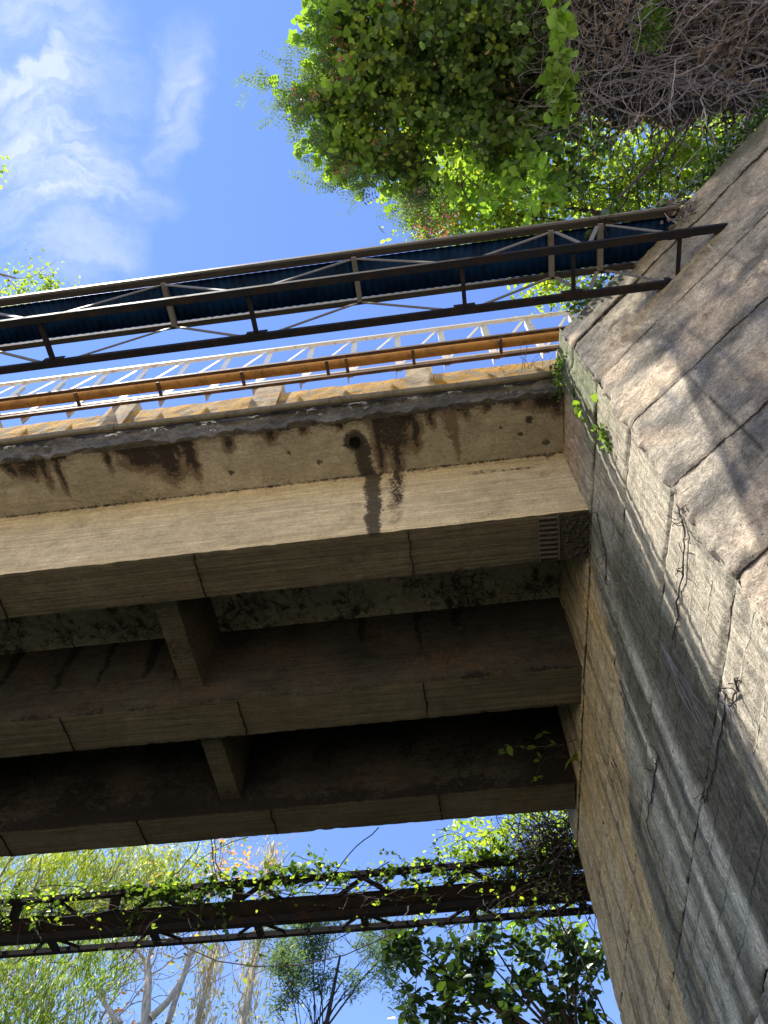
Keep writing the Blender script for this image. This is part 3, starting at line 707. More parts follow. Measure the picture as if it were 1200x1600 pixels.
mb = MB(); ps = [(x, 2.60, 8.095 + .01 * nz(x)) for x in lin(-13, 2.4, .5)]
mb.tube(ps, .062, 16); o = mb.build('rusty_pipe', M['pipe_rust'], None, smooth=True); tag(o, 'rust orange pipe lying on the rungs of the brown tray', 'pipe')

# ------------------------------------------------------------------ C: overgrown pipe truss beyond the bridge
tc = empty('overgrown_truss', (-2, 9.3, 6), 'dark overgrown steel truss beyond the bridge, half hidden by climbing vines', 'pipe truss')
xe = 1.6
MB().bar((-16, 9.10, 6.46), (xe, 9.10, 6.46), .07, .07).build('top_rail', M['steel_dark'], tc)
MB().bar((-16, 9.20, 5.97), (xe, 9.20, 5.97), .09, .09).build('middle_chord', M['steel_dark'], tc)
MB().bar((-16, 9.50, 5.97), (xe, 9.50, 5.97), .065, .065).build('bottom_chord', M['steel_dark'], tc)
for k, x in enumerate(lin(-15.5, 1.3, 1.4)):
    MB().bar((x, 9.245, 5.96), (x, 9.465, 5.96), .09, .05).build('cross_plate', M['steel_dark'], tc)
    for s in (-1, 1): MB().bar((x + s * .05, 9.245, 5.975), (x + s * .32, 9.465, 5.975), .03, .03).build('cross_brace', M['steel_dark'], tc)
    for s in (-1, 1): MB().bar((x, 9.12, 6.42), (x + s * .62, 9.18, 6.02), .045, .045).build('side_diagonal', M['steel_dark'], tc)
for x in (-6.3, -4.9, -3.2): MB().bar((x, 9.11, 6.42), (x, 9.19, 6.02), .13, .05).build('side_plate', M['steel_dark'], tc)
mb = MB(); mb.tube([(x, 9.22, 6.15 + .015 * nz(x * .4)) for x in lin(-16, xe, .5)], .12, 18); o = mb.build('grimy_pipe', M['pipe_dark'], None, smooth=True)
tag(o, 'thick grimy dark pipe carried inside the overgrown truss beyond the bridge', 'pipe')
#VEG0#
# ------------------------------------------------------------------ vegetation
def P3(px, py, z): return Vector(atz(px, py, z))
def PY(px, py, y): return Vector(aty(px, py, y))
def sprays(parent, spots, nper, size, mat, kind, cr, name='foliage', droop=.3, shell=.3, nc=None):
    out = []
    for (c, r, k) in spots: out.append(clumps(c, r, max(2, int(k)), nper, cr, shell))
    return leaves(name, np.concatenate(out), size, mat, parent, kind, droop)

def shoots(parent, starts, L, size, mat, kind='heart', dirf=None, smat='bark_dark', per=9, name='young_shoots', grav=.06):
    mb = MB(); lp = []
    for p in starts:
        d = dirf(p) if dirf else Vector(rng.normal(0, 1, 3)); pts = wander(p, d, L * rng.uniform(.5, 1.3), per, .22, grav)
        mb.tube(pts, [.006 * (1 - i / (per + 2)) for i in range(per + 1)], 3, cap=False)
        for q in pts[1:]: lp += [np.array(q) + rng.normal(0, size * .35, 3) for _ in range(2)]
    mb.build('shoot_stems', M[smat], parent); return leaves(name, lp, size, mat, parent, kind, .3)

# 1 --- tree smothered in heart-leaved vine, leaning over from the bank
t1 = empty('vine_smothered_tree', (4.9, -1.4, 7.4), 'big tree smothered in heart-leaved vine, leaning over the wall at top centre', 'tree')
mb = MB(); tips = []
for (tgt, r) in (((640, 110, 10.3), .10), ((760, 60, 10.4), .09), ((700, 240, 10.2), .06), ((560, 170, 10.0), .05)):
    q = P3(*tgt); p = Vector((4.9, -1.4, 7.3)); m1 = Vector((4.4, -1.1, 9.6)); pts = [p + (Vector((random.random(), random.random(), 0)) * .06), Vector((4.8, -1.3, 8.5)), m1, m1.lerp(q, .35) + Vector((0, 0, .45)), m1.lerp(q, .7) + Vector((0, 0, .3)), q]
    mb.tube(pts, [r * 2, r * 1.6, r * 1.2, r * .8, r * .5, r * .2], 8)
    for k in range(9):
        a = pts[3].lerp(q, rng.uniform(0, 1)); branch(mb, a, rng.normal(0, 1, 3), .5, .02, 2, tips, 3, .2, .8, 0, .7)
mb.build('trunk', M['bark_dark'], t1)
V1 = [(700, 15, 10.2, .75, 26), (590, 20, 10.1, .42, 13), (555, 90, 10.1, .34, 10), (640, 90, 10.1, .62, 26), (720, 110, 10.3, .72, 28), (800, 60, 10.4, .75, 26), (820, 150, 10.3, .62, 20), (600, 175, 10.1, .50, 18),
      (560, 220, 10.0, .28, 8), (690, 190, 10.2, .62, 22), (760, 195, 10.4, .5, 14), (640, 235, 10.0, .30, 9), (840, -30, 10.4, .8, 20), (740, -60, 10.3, .8, 20), (620, -50, 10.2, .6, 14), (545, 25, 10.0, .22, 6), (535, 150, 10.0, .22, 6),
      (830, 225, 10.3, .36, 9), (880, 262, 10.2, .28, 6), (785, 245, 10.2, .26, 5), (930, 190, 10.6, .4, 8), (530, 40, 10, .15, 3), (515, 165, 10, .12, 3), (545, 245, 10, .14, 3), (590, 255, 10, .14, 2)]
sprays(t1, [(P3(a + rng.normal(0, 8), b + rng.normal(0, 8), z + rng.normal(0, .25)), (r * .9, r * .9, r * .7), n * 1.9) for a, b, z, r, n in V1], 22, .07, M['leaf_vine'], 'heart', .13)
sprays(t1, [(P3(a, b, z + rng.uniform(-.4, .1)), (r * 1.02, r * 1.02, r * .6), n * 1.0) for a, b, z, r, n in V1], 14, .055, M['leaf_fine'], 'heart', .12, 'small_leaves')
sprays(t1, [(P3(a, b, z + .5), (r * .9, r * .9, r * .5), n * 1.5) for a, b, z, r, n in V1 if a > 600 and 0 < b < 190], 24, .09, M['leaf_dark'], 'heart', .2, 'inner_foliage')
leaves('withered_leaves', np.concatenate([blob(P3(a, b, z - .1), r, 14, .5) for a, b, z, r, n in V1]), .06, M['dull_mix'], t1, 'oval')
bright = [(600, 60, 9.7, .25, 8), (650, 40, 9.65, .3, 9), (545, 60, 9.8, .18, 6), (720, 60, 9.6, .25, 6), (560, 130, 9.7, .2, 7), (690, 130, 9.6, .2, 4), (740, 235, 9.7, .28, 7), (800, 245, 9.7, .26, 7), (850, 265, 9.6, .2, 5), (770, 262, 9.8, .2, 4), (530, 170, 9.8, .15, 5), (570, 215, 9.8, .18, 5), (670, 215, 9.7, .22, 5)]
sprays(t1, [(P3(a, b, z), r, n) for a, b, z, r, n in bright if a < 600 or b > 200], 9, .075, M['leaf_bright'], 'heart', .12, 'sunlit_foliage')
pk = [(525, 60, 9.7), (540, 95, 9.7), (475, 150, 9.8), (535, 250, 9.8), (650, 300, 9.9), (645, 320, 9.9), (655, 350, 9.8), (680, 365, 9.7), (640, 290, 9.9), (620, 0, 9.7), (655, 18, 9.7), (665, 310, 9.9), (590, 220, 9.7), (700, 340, 9.8), (500, 150, 9.7), (520, 110, 9.7), (535, 262, 9.7), (660, 290, 9.8), (670, 350, 9.7), (690, 375, 9.7)]
sprays(t1, [(P3(*q), .12, 5) for q in pk], 8, .035, M['blossom'], 'tiny', .07, 'blossoms')
edge = [P3(a + rng.normal(0, 20), b + rng.normal(0, 20), rng.uniform(9.7, 10.3)) for a, b in ((530, 10), (520, 50), (535, 80), (530, 110), (520, 145), (520, 175), (530, 205), (545, 235), (580, 250), (615, 250), (650, 262), (690, 265), (730, 275), (760, 262), (820, 290), (600, 15), (560, -5)) for _ in range(5)]
cc0 = P3(680, 110, 10.2)
shoots(t1, edge, .42, .085, M['leaf_bright'], 'heart', lambda p: (p - cc0).normalized() + Vector(rng.normal(0, .5, 3)))
inn = [P3(rng.uniform(560, 860), rng.uniform(-20, 230), 9.55) for _ in range(60)]
shoots(t1, inn, .5, .07, M['leaf_vine'], 'heart', None, 'twig_dark', name='trailing_leaves')
# outlying sprigs with fine compound leaves
mb = MB(); fr = []; hl = []
for (a, b) in (((545, 150, 10), (430, 150, 9.9)), ((530, 120, 10), (470, 100, 9.8)), ((540, 210, 10), (480, 225, 9.8)), ((520, 180, 10), (440, 165, 9.9)), ((600, 250, 10), (560, 300, 9.8)), ((650, 270, 10), (620, 320, 9.8)), ((545, 240, 10), (500, 275, 9.8)), ((680, 280, 10), (640, 350, 9.8)), ((550, 40, 10), (500, 25, 9.8)), ((540, 170, 10), (405, 128, 9.9)), ((540, 190, 10), (455, 175, 9.8)), ((545, 200, 10), (505, 240, 9.8)), ((640, 230, 10), (575, 270, 9.9)), ((560, 230, 10), (545, 275, 9.8)), ((560, 60, 10), (515, 55, 9.9)), ((680, 260, 10), (650, 320, 9.9)), ((560, 20, 10), (520, -10, 9.9)), ((555, 130, 10), (490, 120, 9.8)), ((620, 240, 10), (640, 290, 9.9)), ((700, 290, 10), (665, 372, 9.8))):
    A = P3(*a); B = P3(*b); pts = [A.lerp(B, k / 6) + Vector(rng.normal(0, .03, 3)) + Vector((0, 0, -.25 * (k / 6) ** 2 + .1 * k / 6)) for k in range(7)]
    mb.tube(pts, [.008 * (1 - k / 8) for k in range(7)], 4)
    for p in pts[1:]:
        for q in range(11): fr.append(np.array(p) + rng.normal(0, .10, 3))
        if p is not pts[-1]: 
            for q in range(3): hl.append(np.array(p) + rng.normal(0, .05, 3))
mb.build('outer_twigs', M['bark_dark'], t1); leaves('fine_sprays', fr, .19, M['leaf_blue'], t1, 'frond', .1); leaves('sprig_leaves', hl, .10, M['leaf_bright'], t1, 'heart', .3)

# 2 --- feathery trees higher up behind it
t2 = empty('feathery_tree', (6.4, 3.2, 7.5), 'tall light-leaved tree high behind the vine tree, yellow-green and full of sky gaps', 'tree')
mb = MB(); tips = []
for (tg, r) in (((760, 300, 12.6), .07), ((880, 310, 12.8), .08), ((1000, 250, 12.6), .08), ((1110, 210, 12.2), .07), ((700, 320, 12.6), .04)):
    q = P3(*tg); p = Vector((6.4, 3.2, 7.3)); a = Vector((6.2, 3.0, 10.2)); pts = [p, Vector((6.3, 3.1, 8.8)), a, a.lerp(q, .5) + Vector((0, 0, .4)), q]; mb.tube(pts, [.14, .12, .09, r * .6, r * .2], 8)
    for k in range(12): branch(mb, a.lerp(q, rng.uniform(.3, 1)), rng.normal(0, 1, 3), .8, .016, 2, tips, 3, .2, .8, 0, .7)
mb.build('trunk', M['bark_dark'], t2)
V2 = [(700, 290, 12.5, .6, 12), (690, 340, 12.4, .5, 10), (760, 300, 12.5, .8, 18), (830, 330, 12.6, .8, 16), (900, 320, 12.6, .8, 16), (960, 300, 12.6, .7, 12), (1010, 290, 12.4, .6, 10), (1060, 230, 12.4, .75, 13), (1130, 200, 12.3, .8, 14), (1190, 190, 12.2, .7, 10), (1000, 220, 12.7, .7, 10), (1100, 260, 12.2, .45, 7), (730, 220, 12.9, .7, 12), (840, 230, 12.9, .7, 12), (900, 420, 12.6, .5, 6), (860, 440, 12.4, .45, 5), (790, 350, 12.4, .5, 8), (650, 290, 12.4, .35, 5)]
sprays(t2, [(P3(a, b, z), (r, r, r * .7), n * 2.3) for a, b, z, r, n in V2], 40, .085, M['leaf_fine'], 'oval', .22)
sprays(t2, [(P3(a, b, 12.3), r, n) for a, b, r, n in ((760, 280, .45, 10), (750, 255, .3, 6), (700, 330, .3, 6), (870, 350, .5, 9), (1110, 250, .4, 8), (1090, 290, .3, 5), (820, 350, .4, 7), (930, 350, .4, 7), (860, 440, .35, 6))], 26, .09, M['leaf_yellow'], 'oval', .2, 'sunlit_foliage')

# 3 --- dead thicket over the wall
t3 = empty('dead_thicket', (4.3, -.3, 7.5), 'tangled grey thicket of dead twigs hanging over the wing wall at top right', 'bush')
mb = MB(); mb2 = MB()
for k in range(1500):
    a = rng.uniform(880, 1300); b = rng.uniform(-120, 185) - (a - 1000) * .08
    if b > 150 and rng.uniform() < .5: continue
    z = rng.uniform(9.0, 10.0); p = P3(a, b, z); d = Vector(rng.normal(0, 1, 3)) + Vector((-.8, .15, -.1))
    pts = wander(p, d, rng.uniform(.4, 1.1), 8, .32)
    (mb if z < 9.5 else mb2).tube(pts, [rng.uniform(.0025, .006) * (1 - i / 11) for i in range(9)], 3, cap=False)
for k in range(14):
    p = P3(rng.uniform(1150, 1350), rng.uniform(-60, 170), 9.3); q = P3(rng.uniform(880, 1000), rng.uniform(-20, 180), 9.1)
    pts = [p.lerp(q, i / 8) + Vector(rng.normal(0, .06, 3)) for i in range(9)]; mb.tube(pts, [.016 * (1 - i / 10) for i in range(9)], 5)
for k in range(16):
    p = P3(rng.uniform(1080, 1300), rng.uniform(-60, 140), 9.2); tips = []; branch(mb, p, (-1, rng.normal(0, .5), rng.normal(-.1, .2)), .75, .014, 3, tips, 2, .25, .6, -.03, .8)
mb.build('outer_twigs', M['twig'], t3)

for k in range(1300):
    a = rng.uniform(860, 1300); b = rng.uniform(-120, 150); p = P3(a, b, rng.uniform(9.9, 10.8)); mb2.tube(wander(p, rng.normal(0, 1, 3), rng.uniform(.5, 1.2), 5, .3), .011, 3, cap=False)
mb2.build('inner_twigs', M['twig_dark'], t3)
cs = np.concatenate([blob(P3(a, b, 10.9), (.75, .6, .45), 2300, .1) for a, b in ((950, 50), (1050, 30), (1150, 40), (980, 110), (1090, 95), (1200, 70), (940, -20), (1260, 30), (1050, 100))])
leaves('withered_leaves', cs, .13, M['dead_leaf'], t3, 'oval'); 
leaves('withered_leaves', np.concatenate([blob(P3(a, b, 9.3), .5, 160, .1) for a, b in ((1110, 40), (1130, 90), (960, 30), (1180, 20))]), .07, M['dead_leaf'], t3, 'oval')
o = leaves('climber_leaves', blob(P3(1018, 40, 8.9), (.13, .22, .12), 150, .1), .16, M['leaf_vine'], None, 'lance', .5); o.name = 'strap_leaved_climber'
tag(o, 'small green strap-leaved tuft growing in the middle of the dead twigs', 'climber')

# 4 --- hanging strand of bright vine
sv = empty('hanging_vine', P3(875, -20, 8.9), 'single bright yellow-green vine strand dangling in front of the dark foliage', 'vine')
pts = [P3(a, b, z) for a, b, z in ((868, -40, 9.2), (872, 20, 9.0), (876, 60, 8.9), (868, 110, 8.8), (862, 150, 8.75), (884, 130, 8.8), (874, 170, 8.7), (882, 190, 8.7))]
MB().tube(pts[:5] + pts[6:], .008, 5).build('stem', M['bark_dark'], sv)
leaves('leaves', np.concatenate([np.array(pts[i].lerp(pts[i + 1], k / 7))[None] + rng.normal(0, .05, (5, 3)) for i in range(7) for k in range(7)]), .10, M['leaf_bright'], sv, 'heart', .5)

# 5 --- long bare branch and epiphyte by the gangway
eb = MB(); pts = [P3(a, b, z) for a, b, z in ((932, 352, 7.35), (945, 330, 7.8), (985, 290, 8.4), (1020, 255, 8.8), (1060, 205, 9.1), (1110, 165, 9.3), (1180, 130, 9.4))]
eb.tube(pts, [.012, .012, .014, .016, .018, .02, .022], 6)
for k in range(16): q = pts[2 + k % 4].lerp(pts[3 + k % 4], rng.uniform()); eb.tube(wander(q, rng.normal(0, 1, 3), rng.uniform(.3, .9), 6, .25), .004, 3)
o = eb.build('bare_branch', M['twig_dark']); tag(o, 'thin bare dark branch slanting down onto the gangway edge beside the wall', 'branch')
ep = empty('tree_tuft', P3(935, 350, 7.3), 'small dark leafy tuft clinging to the gangway edge where the bare branch touches it', 'plant')
leaves("leaves", np.array(P3(935, 350, 7.28)) + rng.normal(0, .07, (26, 3)), .09, M['leaf_dark'], ep, 'oval', .5)
mb = MB()
for k in range(12): mb.tube(wander(P3(935, 352, 7.25), (rng.normal(0, .5), rng.normal(0, .5), -1), rng.uniform(.1, .3), 5, .3), .003, 3)
mb.build('rootlets', M['twig_dark'], ep)
dt = empty('dried_flower_tuft', P3(1068, 340, 7.2), 'curled dried brown leaves caught at the end of the gangway against the wall', 'dead plant')
mb = MB()
for k in range(26): mb.tube(wander(P3(1068, 338, 7.15) + Vector(rng.normal(0, .05, 3)), rng.normal(0, 1, 3), .18, 7, .7), .006, 4)
mb.build('curled_stems', M['twig'], dt); leaves("curled_leaves", np.array(P3(1066, 335, 7.12)) + rng.normal(0, .07, (60, 3)), .07, M['dead_leaf'], dt, 'oval')
# shaggy growth along the wing wall top
wt = empty('wall_top_roots', (3.0, .9, 7.5), 'pale bare roots and dark moss spilling over the top of the wing wall', 'roots')
mb = MB()
for k in range(26):
    s = rng.uniform(1.3, 3.2); p = FA + WD * s + WN * .10; mb.tube(wander((p.x, p.y, 7.5), (-.6 * rng.uniform(), -.5 * rng.uniform() + rng.normal(0, .5), -.3), rng.uniform(.25, .7), 8, .25, .08), .0045, 3)
mb.build('roots', M['twig'], wt)
pp = []
for k in range(2600): s = rng.uniform(.2, 3.4); p = FA + WD * s + WN * rng.uniform(-.15, .16); pp.append((p.x, p.y, 7.52 + rng.normal(0, .06)))
leaves('moss_and_litter', pp, .05, M['leaf_dark'], wt, 'oval', .6)

# 6 --- leaning tree off to the left, only its branch ends show
t6 = empty('left_leafy_tree', (-11, -2.5, -1.6), 'leafy tree at far left whose branch tips poke out above the gangway', 'tree')
mb = MB(); tips = []; p0 = Vector((-11, -2.5, -1.7)); top = Vector((-9.0, .2, 10.4))
mb.tube([p0, (-10.8, -2.2, 3), (-10.2, -1.2, 7), top], [.3, .25, .2, .12], 10)
for tg in ((25, 435, 11), (-60, 440, 11), (-60, 265, 11), (-120, 380, 11), (-150, 300, 11)):
    q = P3(*tg); mb.tube([top, top.lerp(q, .5) + Vector((0, 0, .3)), q], [.07, .035, .012], 6)
    for k in range(7): branch(mb, top.lerp(q, rng.uniform(.75, 1.0)), (q - top) * .2 + Vector(rng.normal(0, .6, 3)), .42, .008, 1, tips, 3, .2, .7, 0, .7)
mb.build('trunk', M['bark_grey'], t6)
for a, b in (((45, 430, 11), (62, 385, 11)), ((40, 450, 11), (120, 445, 11)), ((20, 440, 11), (5, 408, 11)), ((-10, 270, 11), (12, 262, 11)), ((-10, 250, 11), (3, 240, 11))):
    A = P3(*a); B = P3(*b)
    for k in range(7): tips.append((A.lerp(B, k / 6), None))
tt = np.array([np.array(p) for p, _ in tips]); leaves('foliage', np.concatenate([tt + rng.normal(0, .09, tt.shape) for k in range(3)] + [clumps(P3(a, b, 11), (.24, .2, .15), 13, 10, .11) for a, b in ((50, 440), (20, 455), (75, 455), (-45, 275))]), .06, M['leaf_fine'], t6, 'oval')

# 7 --- trees beyond the bridge
GRP = 'trees beyond the bridge'
def hanging(parent, spots, n, size, mat, L=.5, per=14, name='foliage', kind='lance'):
    """weeping sprays: short drooping shoots set with narrow leaves"""
    pos = []; dr = []
    for (c, r, k) in spots:
        for p in blob(c, r, int(k * n), .15):
            l = L * rng.uniform(.5, 1.3); a = rng.uniform(0, 2 * PI); o = np.array([math.cos(a), math.sin(a), 0]) * .35
            for i in range(per): f = i / per; pos.append(p + o * l * f * (1 - .4 * f) * 1.5 + np.array([0, 0, -l * f * f]) + rng.normal(0, .02, 3)); dr.append(o * 1.2 + np.array([0, 0, -.5 - f]))
    return leaves(name, pos, size, mat, parent, kind, .3, np.array(dr))
w1 = empty('weeping_tree', (-13.5, 18, -1.6), 'bright yellow-green weeping tree beyond the bridge at lower left', 'tree', GRP)
mb = MB(); tips = []
mb.tube([(-13.5, 18, -1.8), (-13.3, 18, 5), (-12.9, 18, 9), (-12.4, 18, 12)], [.35, .28, .2, .1], 10)
for k in range(9): branch(mb, (-12.9 + rng.normal(0, .1), 18, rng.uniform(8, 12)), (rng.normal(0, 1), rng.normal(0, 1), .8), 2.0, .06, 3, tips, 3, .12, .7, .05, .68)
mb.build('trunk', M['bark_grey'], w1)
hanging(w1, [(PY(a, b, 18), (r, r, r * .6), k) for a, b, r, k in ((20, 1370, 1.3, 9), (110, 1360, 1.2, 10), (200, 1370, 1.2, 10), (60, 1430, 1.0, 6), (270, 1360, .9, 5), (160, 1420, 1.0, 6), (-90, 1400, 1.6, 8), (260, 1410, .8, 4), (-20, 1300, 1.5, 6), (140, 1300, 1.5, 6))], 26, .17, M['leaf_yellow'], .7)
w2 = empty('pale_barked_tree', (-7.9, 18.4, -1.6), 'half-bare tree with smooth pale forking trunk seen below the overgrown truss', 'tree', GRP)
mb = MB(); tips = []
def limb(pxs, y, r0, r1, n=7):
    pts = [PY(a, b, y) for a, b in pxs]; m = len(pts); mb.tube(pts, [r0 + (r1 - r0) * i / (m - 1) for i in range(m)], n); return pts
base = PY(228, 1600, 18.4); mb.tube([(-7.6, 18.4, -1.8), (-7.75, 18.4, 5), base + Vector((0, 0, .2))], [.24, .19, .13], 10)
A = limb([(228, 1600), (229, 1570), (232, 1530), (230, 1500)], 18.4, .13, .08)
B = limb([(236, 1590), (262, 1565), (285, 1530), (300, 1480)], 18.3, .09, .05)
Cc = limb([(262, 1600), (275, 1560), (300, 1490), (318, 1440), (330, 1380)], 18.8, .08, .03)
D = limb([(230, 1505), (215, 1485), (200, 1480)], 18.4, .05, .02); E_ = limb([(230, 1500), (245, 1470), (240, 1440)], 18.4, .05, .02)
F = limb([(188, 1600), (165, 1570), (150, 1545)], 18.0, .08, .04)
for pts in (A, B, Cc, D, E_, F):
    for k in range(7): branch(mb, pts[-1].lerp(pts[-2], rng.uniform()), (rng.normal(0, .8), rng.normal(0, .8), .7), .95, .022, 3, tips, 2, .16, .6, .05, .72)
mb.build('trunk', M['bark_pale'], w2)
tt = np.array([np.array(p) for p, _ in tips]); leaves('orange_leaves', np.concatenate([tt[rng.integers(0, len(tt), 160)] + rng.normal(0, .15, (160, 3)), blob(PY(190, 1565, 18), .5, 40), blob(PY(365, 1345, 18), .6, 90)]), .12, M['orange_leaf'], w2, 'oval')
leaves('foliage', tt[rng.integers(0, len(tt), 900)] + rng.normal(0, .2, (900, 3)), .11, M['leaf_dull'], w2, 'oval')
w3 = empty('olive_leafed_tree', (-12.5, 15, -1.6), 'dull olive tree in the bottom left corner under the weeping tree', 'tree', GRP)
mb = MB(); mb.tube([(-12.5, 15, -1.8), (-11.8, 15, 4), (-11.2, 15, 7.5), (-10.6, 15, 9)], [.25, .2, .12, .05], 9); tips = []
for k in range(9): branch(mb, (-11.2 + rng.normal(0, .3), 15, rng.uniform(6, 9)), (rng.normal(0, 1), rng.normal(0, 1), .7), 1.2, .035, 3, tips, 3, .15, .7, .04, .7)
mb.build('trunk', M['bark_pale'], w3)
hanging(w3, [(PY(a, b, 15), (r, r, r * .8), k) for a, b, r, k in ((40, 1500, .8, 6), (110, 1500, .8, 7), (30, 1570, .8, 6), (100, 1570, .7, 6), (170, 1500, .6, 5), (-60, 1540, 1.2, 8), (150, 1460, .6, 4), (60, 1640, .8, 5))], 15, .13, M['leaf_fine'], .4, 12)
hanging(w3, [(PY(a, b, 15.3), (r, r, r * .8), k) for a, b, r, k in ((20, 1540, .9, 5), (90, 1540, .8, 5), (130, 1600, .7, 4), (60, 1480, .8, 4))], 9, .13, M['leaf_dull'], .4, 12, 'dull_foliage')
w7 = empty('tall_willow', (-16, 25, -1.6), 'broad soft pale-green tree filling the background far behind the weeping tree', 'tree', GRP)
mb = MB(); tips = []; mb.tube([(-16, 25, -1.8), (-15.5, 25, 8), (-14.5, 25, 14)], [.4, .3, .12], 9)
for k in range(10): branch(mb, (-15.2 + rng.normal(0, .2), 25, rng.uniform(9, 14)), (rng.normal(.4, 1), rng.normal(0, 1), .7), 2.6, .07, 3, tips, 3, .14, .7, .04, .7)
mb.build('trunk', M['bark_grey'], w7)
sprays(w7, [(PY(a, b, 25), (r, r, r * .7), n) for a, b, r, n in ((40, 1340, 1.8, 34), (160, 1330, 1.7, 34), (270, 1345, 1.4, 26), (350, 1340, .9, 10), (60, 1440, 1.5, 26), (180, 1450, 1.3, 18), (40, 1540, 1.5, 24), (130, 1560, 1.2, 16), (-80, 1400, 2, 26), (100, 1620, 1.4, 12), (240, 1400, 1.1, 12))], 34, .16, M['leaf_yellow'], 'lance', .4)
sprays(w7, [(PY(a, b, 24.5), (r, r, r * .7), n) for a, b, r, n in ((120, 1380, 1.8, 20), (20, 1500, 1.6, 18), (250, 1350, 1.4, 12), (330, 1370, 1.0, 7), (170, 1500, 1.2, 10), (300, 1560, 1.0, 6), (440, 1560, .9, 5), (330, 1480, .9, 5))], 30, .14, M['leaf_dull'], 'oval', .4, 'dull_foliage')
def shaggy(px0, name_label, w, y, ytop=1318):
    root = empty('shaggy_trunk_tree', (0, 0, 0), name_label, 'tree', GRP); p = PY(px0, 1600, y); root.location = (p.x, p.y, -1.6)
    ztop = PY(px0 + (1600 - ytop) * .15, ytop, y).z
    mb = MB(); mb.tube([(p.x, p.y, -1.8), (p.x + .05, p.y, 6), (p.x - .04, p.y, 10), (p.x + .02, p.y, ztop)], [w, w * .85, w * .65, w * .4], 9)
    tips = []
    for k in range(20): branch(mb, (p.x, p.y, rng.uniform(7, ztop)), (rng.normal(0, 1), rng.normal(0, 1), .4), .9, .014, 2, tips, 2, .2, .6, 0, .7)
    mb.build('trunk', M['bark_pale'], root)
    zs_ = rng.uniform(5, ztop, 2600); a = rng.uniform(0, 2 * PI, 2600); rr = w * rng.uniform(.3, 2.4, 2600) ** 1.5 
    pos = np.stack([p.x + np.cos(a) * rr, p.y + np.sin(a) * rr, zs_], 1); leaves('hanging_moss', pos, .22, M['moss_hang'], root, 'lance', .3, np.tile([0, 0, -3.0], (2600, 1)))
shaggy(383, 'tall straight trunk hung with pale shaggy moss, right of the pale forking tree', .15, 19.5)
shaggy(312, 'thinner mossy trunk between the pale forking tree and the taller shaggy trunk', .11, 19.0, 1470)
w4 = empty('slender_leafed_tree', (-3.4, 13.5, -1.6), 'slender blue-green tree with narrow sprays against the sky, left of the dark broadleaf', 'tree', GRP)
mb = MB(); tips = []; mb.tube([(-3.4, 13.5, -1.8), (-3.2, 13.5, 3), (-2.9, 13.5, 6), (-2.6, 13.5, 8.0)], [.12, .09, .06, .02], 8)
for k in range(14):
    q = PY(rng.uniform(450, 640), rng.uniform(1450, 1620), 13.5); p = Vector((-2.9, 13.5, 5.8)) + Vector((rng.normal(0, .15), rng.normal(0, .1), rng.uniform(-.5, 1)))
    mb.tube([p, p.lerp(q, .5) + Vector((0, 0, .15)), q], [.018, .012, .005], 4); 
    for j in range(3): branch(mb, p.lerp(q, rng.uniform(.5, 1)), (q - p), .5, .006, 2, tips, 2, .15, .6, 0, .7)
mb.build('trunk', M['bark_dark'], w4)
tt = np.array([np.array(p) for p, _ in tips]); leaves('foliage', np.concatenate([tt + rng.normal(0, .1, tt.shape) for k in range(24)]), .12, M['leaf_blue'], w4, 'lance', .2)
w5 = empty('broadleaf_tree', (1.9, 11.2, -1.6), 'dark large-leaved tree in silhouette under the truss at lower right', 'tree', GRP)
mb = MB(); tips = []; mb.tube([(2.0, 11.2, -1.8), (1.7, 11.2, 2), (1.2, 11.0, 4.6), (.9, 11, 5.6)], [.16, .13, .09, .06], 9)
spots = [(640, 1500), (650, 1560), (700, 1480), (700, 1540), (720, 1590), (760, 1460), (760, 1500), (770, 1560), (820, 1480), (830, 1530), (860, 1580), (880, 1470), (890, 1520), (630, 1470), (740, 1530), (800, 1590), (920, 1580), (690, 1600), (910, 1500)]
lp = []
for (a, b) in spots:
    q = PY(a, b, 11); p = Vector((1.0, 11, 5.0)); pts = [p, p.lerp(q, .5) + Vector(rng.normal(0, .08, 3)), q]; mb.tube(pts, [.03, .018, .008], 5)
    for j in range(10):
        e = wander(q, Vector(rng.normal(0, 1, 3)) + Vector((0, 0, .4)), .36, 5, .2); mb.tube(e, .005, 3)
        for pt in e[1:]:
            for u in range(2): lp.append(np.array(pt) + rng.normal(0, .03, 3))
mb.build('trunk', M['bark_dark'], w5); leaves('foliage', lp, .165, M['leaf_dark'], w5, 'oval', .15, None, .8)
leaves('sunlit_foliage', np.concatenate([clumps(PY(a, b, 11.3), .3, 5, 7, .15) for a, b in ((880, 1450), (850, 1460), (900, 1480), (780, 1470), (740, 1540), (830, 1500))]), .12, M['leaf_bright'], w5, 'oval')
w6 = empty('bushy_tree', (3.2, 12.8, 7.0), 'light bushy tree rising beyond the far end of the abutment', 'tree', GRP)
mb = MB(); tips = []; mb.tube([(3.2, 12.8, 6), (2.6, 12.7, 7.5), (1.9, 12.6, 9.2)], [.12, .09, .03], 8)
for k in range(12): branch(mb, (2.6 - rng.uniform() * .7, 12.7, rng.uniform(7, 9.2)), (-.9, rng.normal(0, .5), rng.normal(.1, .5)), .9, .02, 3, tips, 3, .2, .6, 0, .7)
mb.build('trunk', M['bark_dark'], w6)
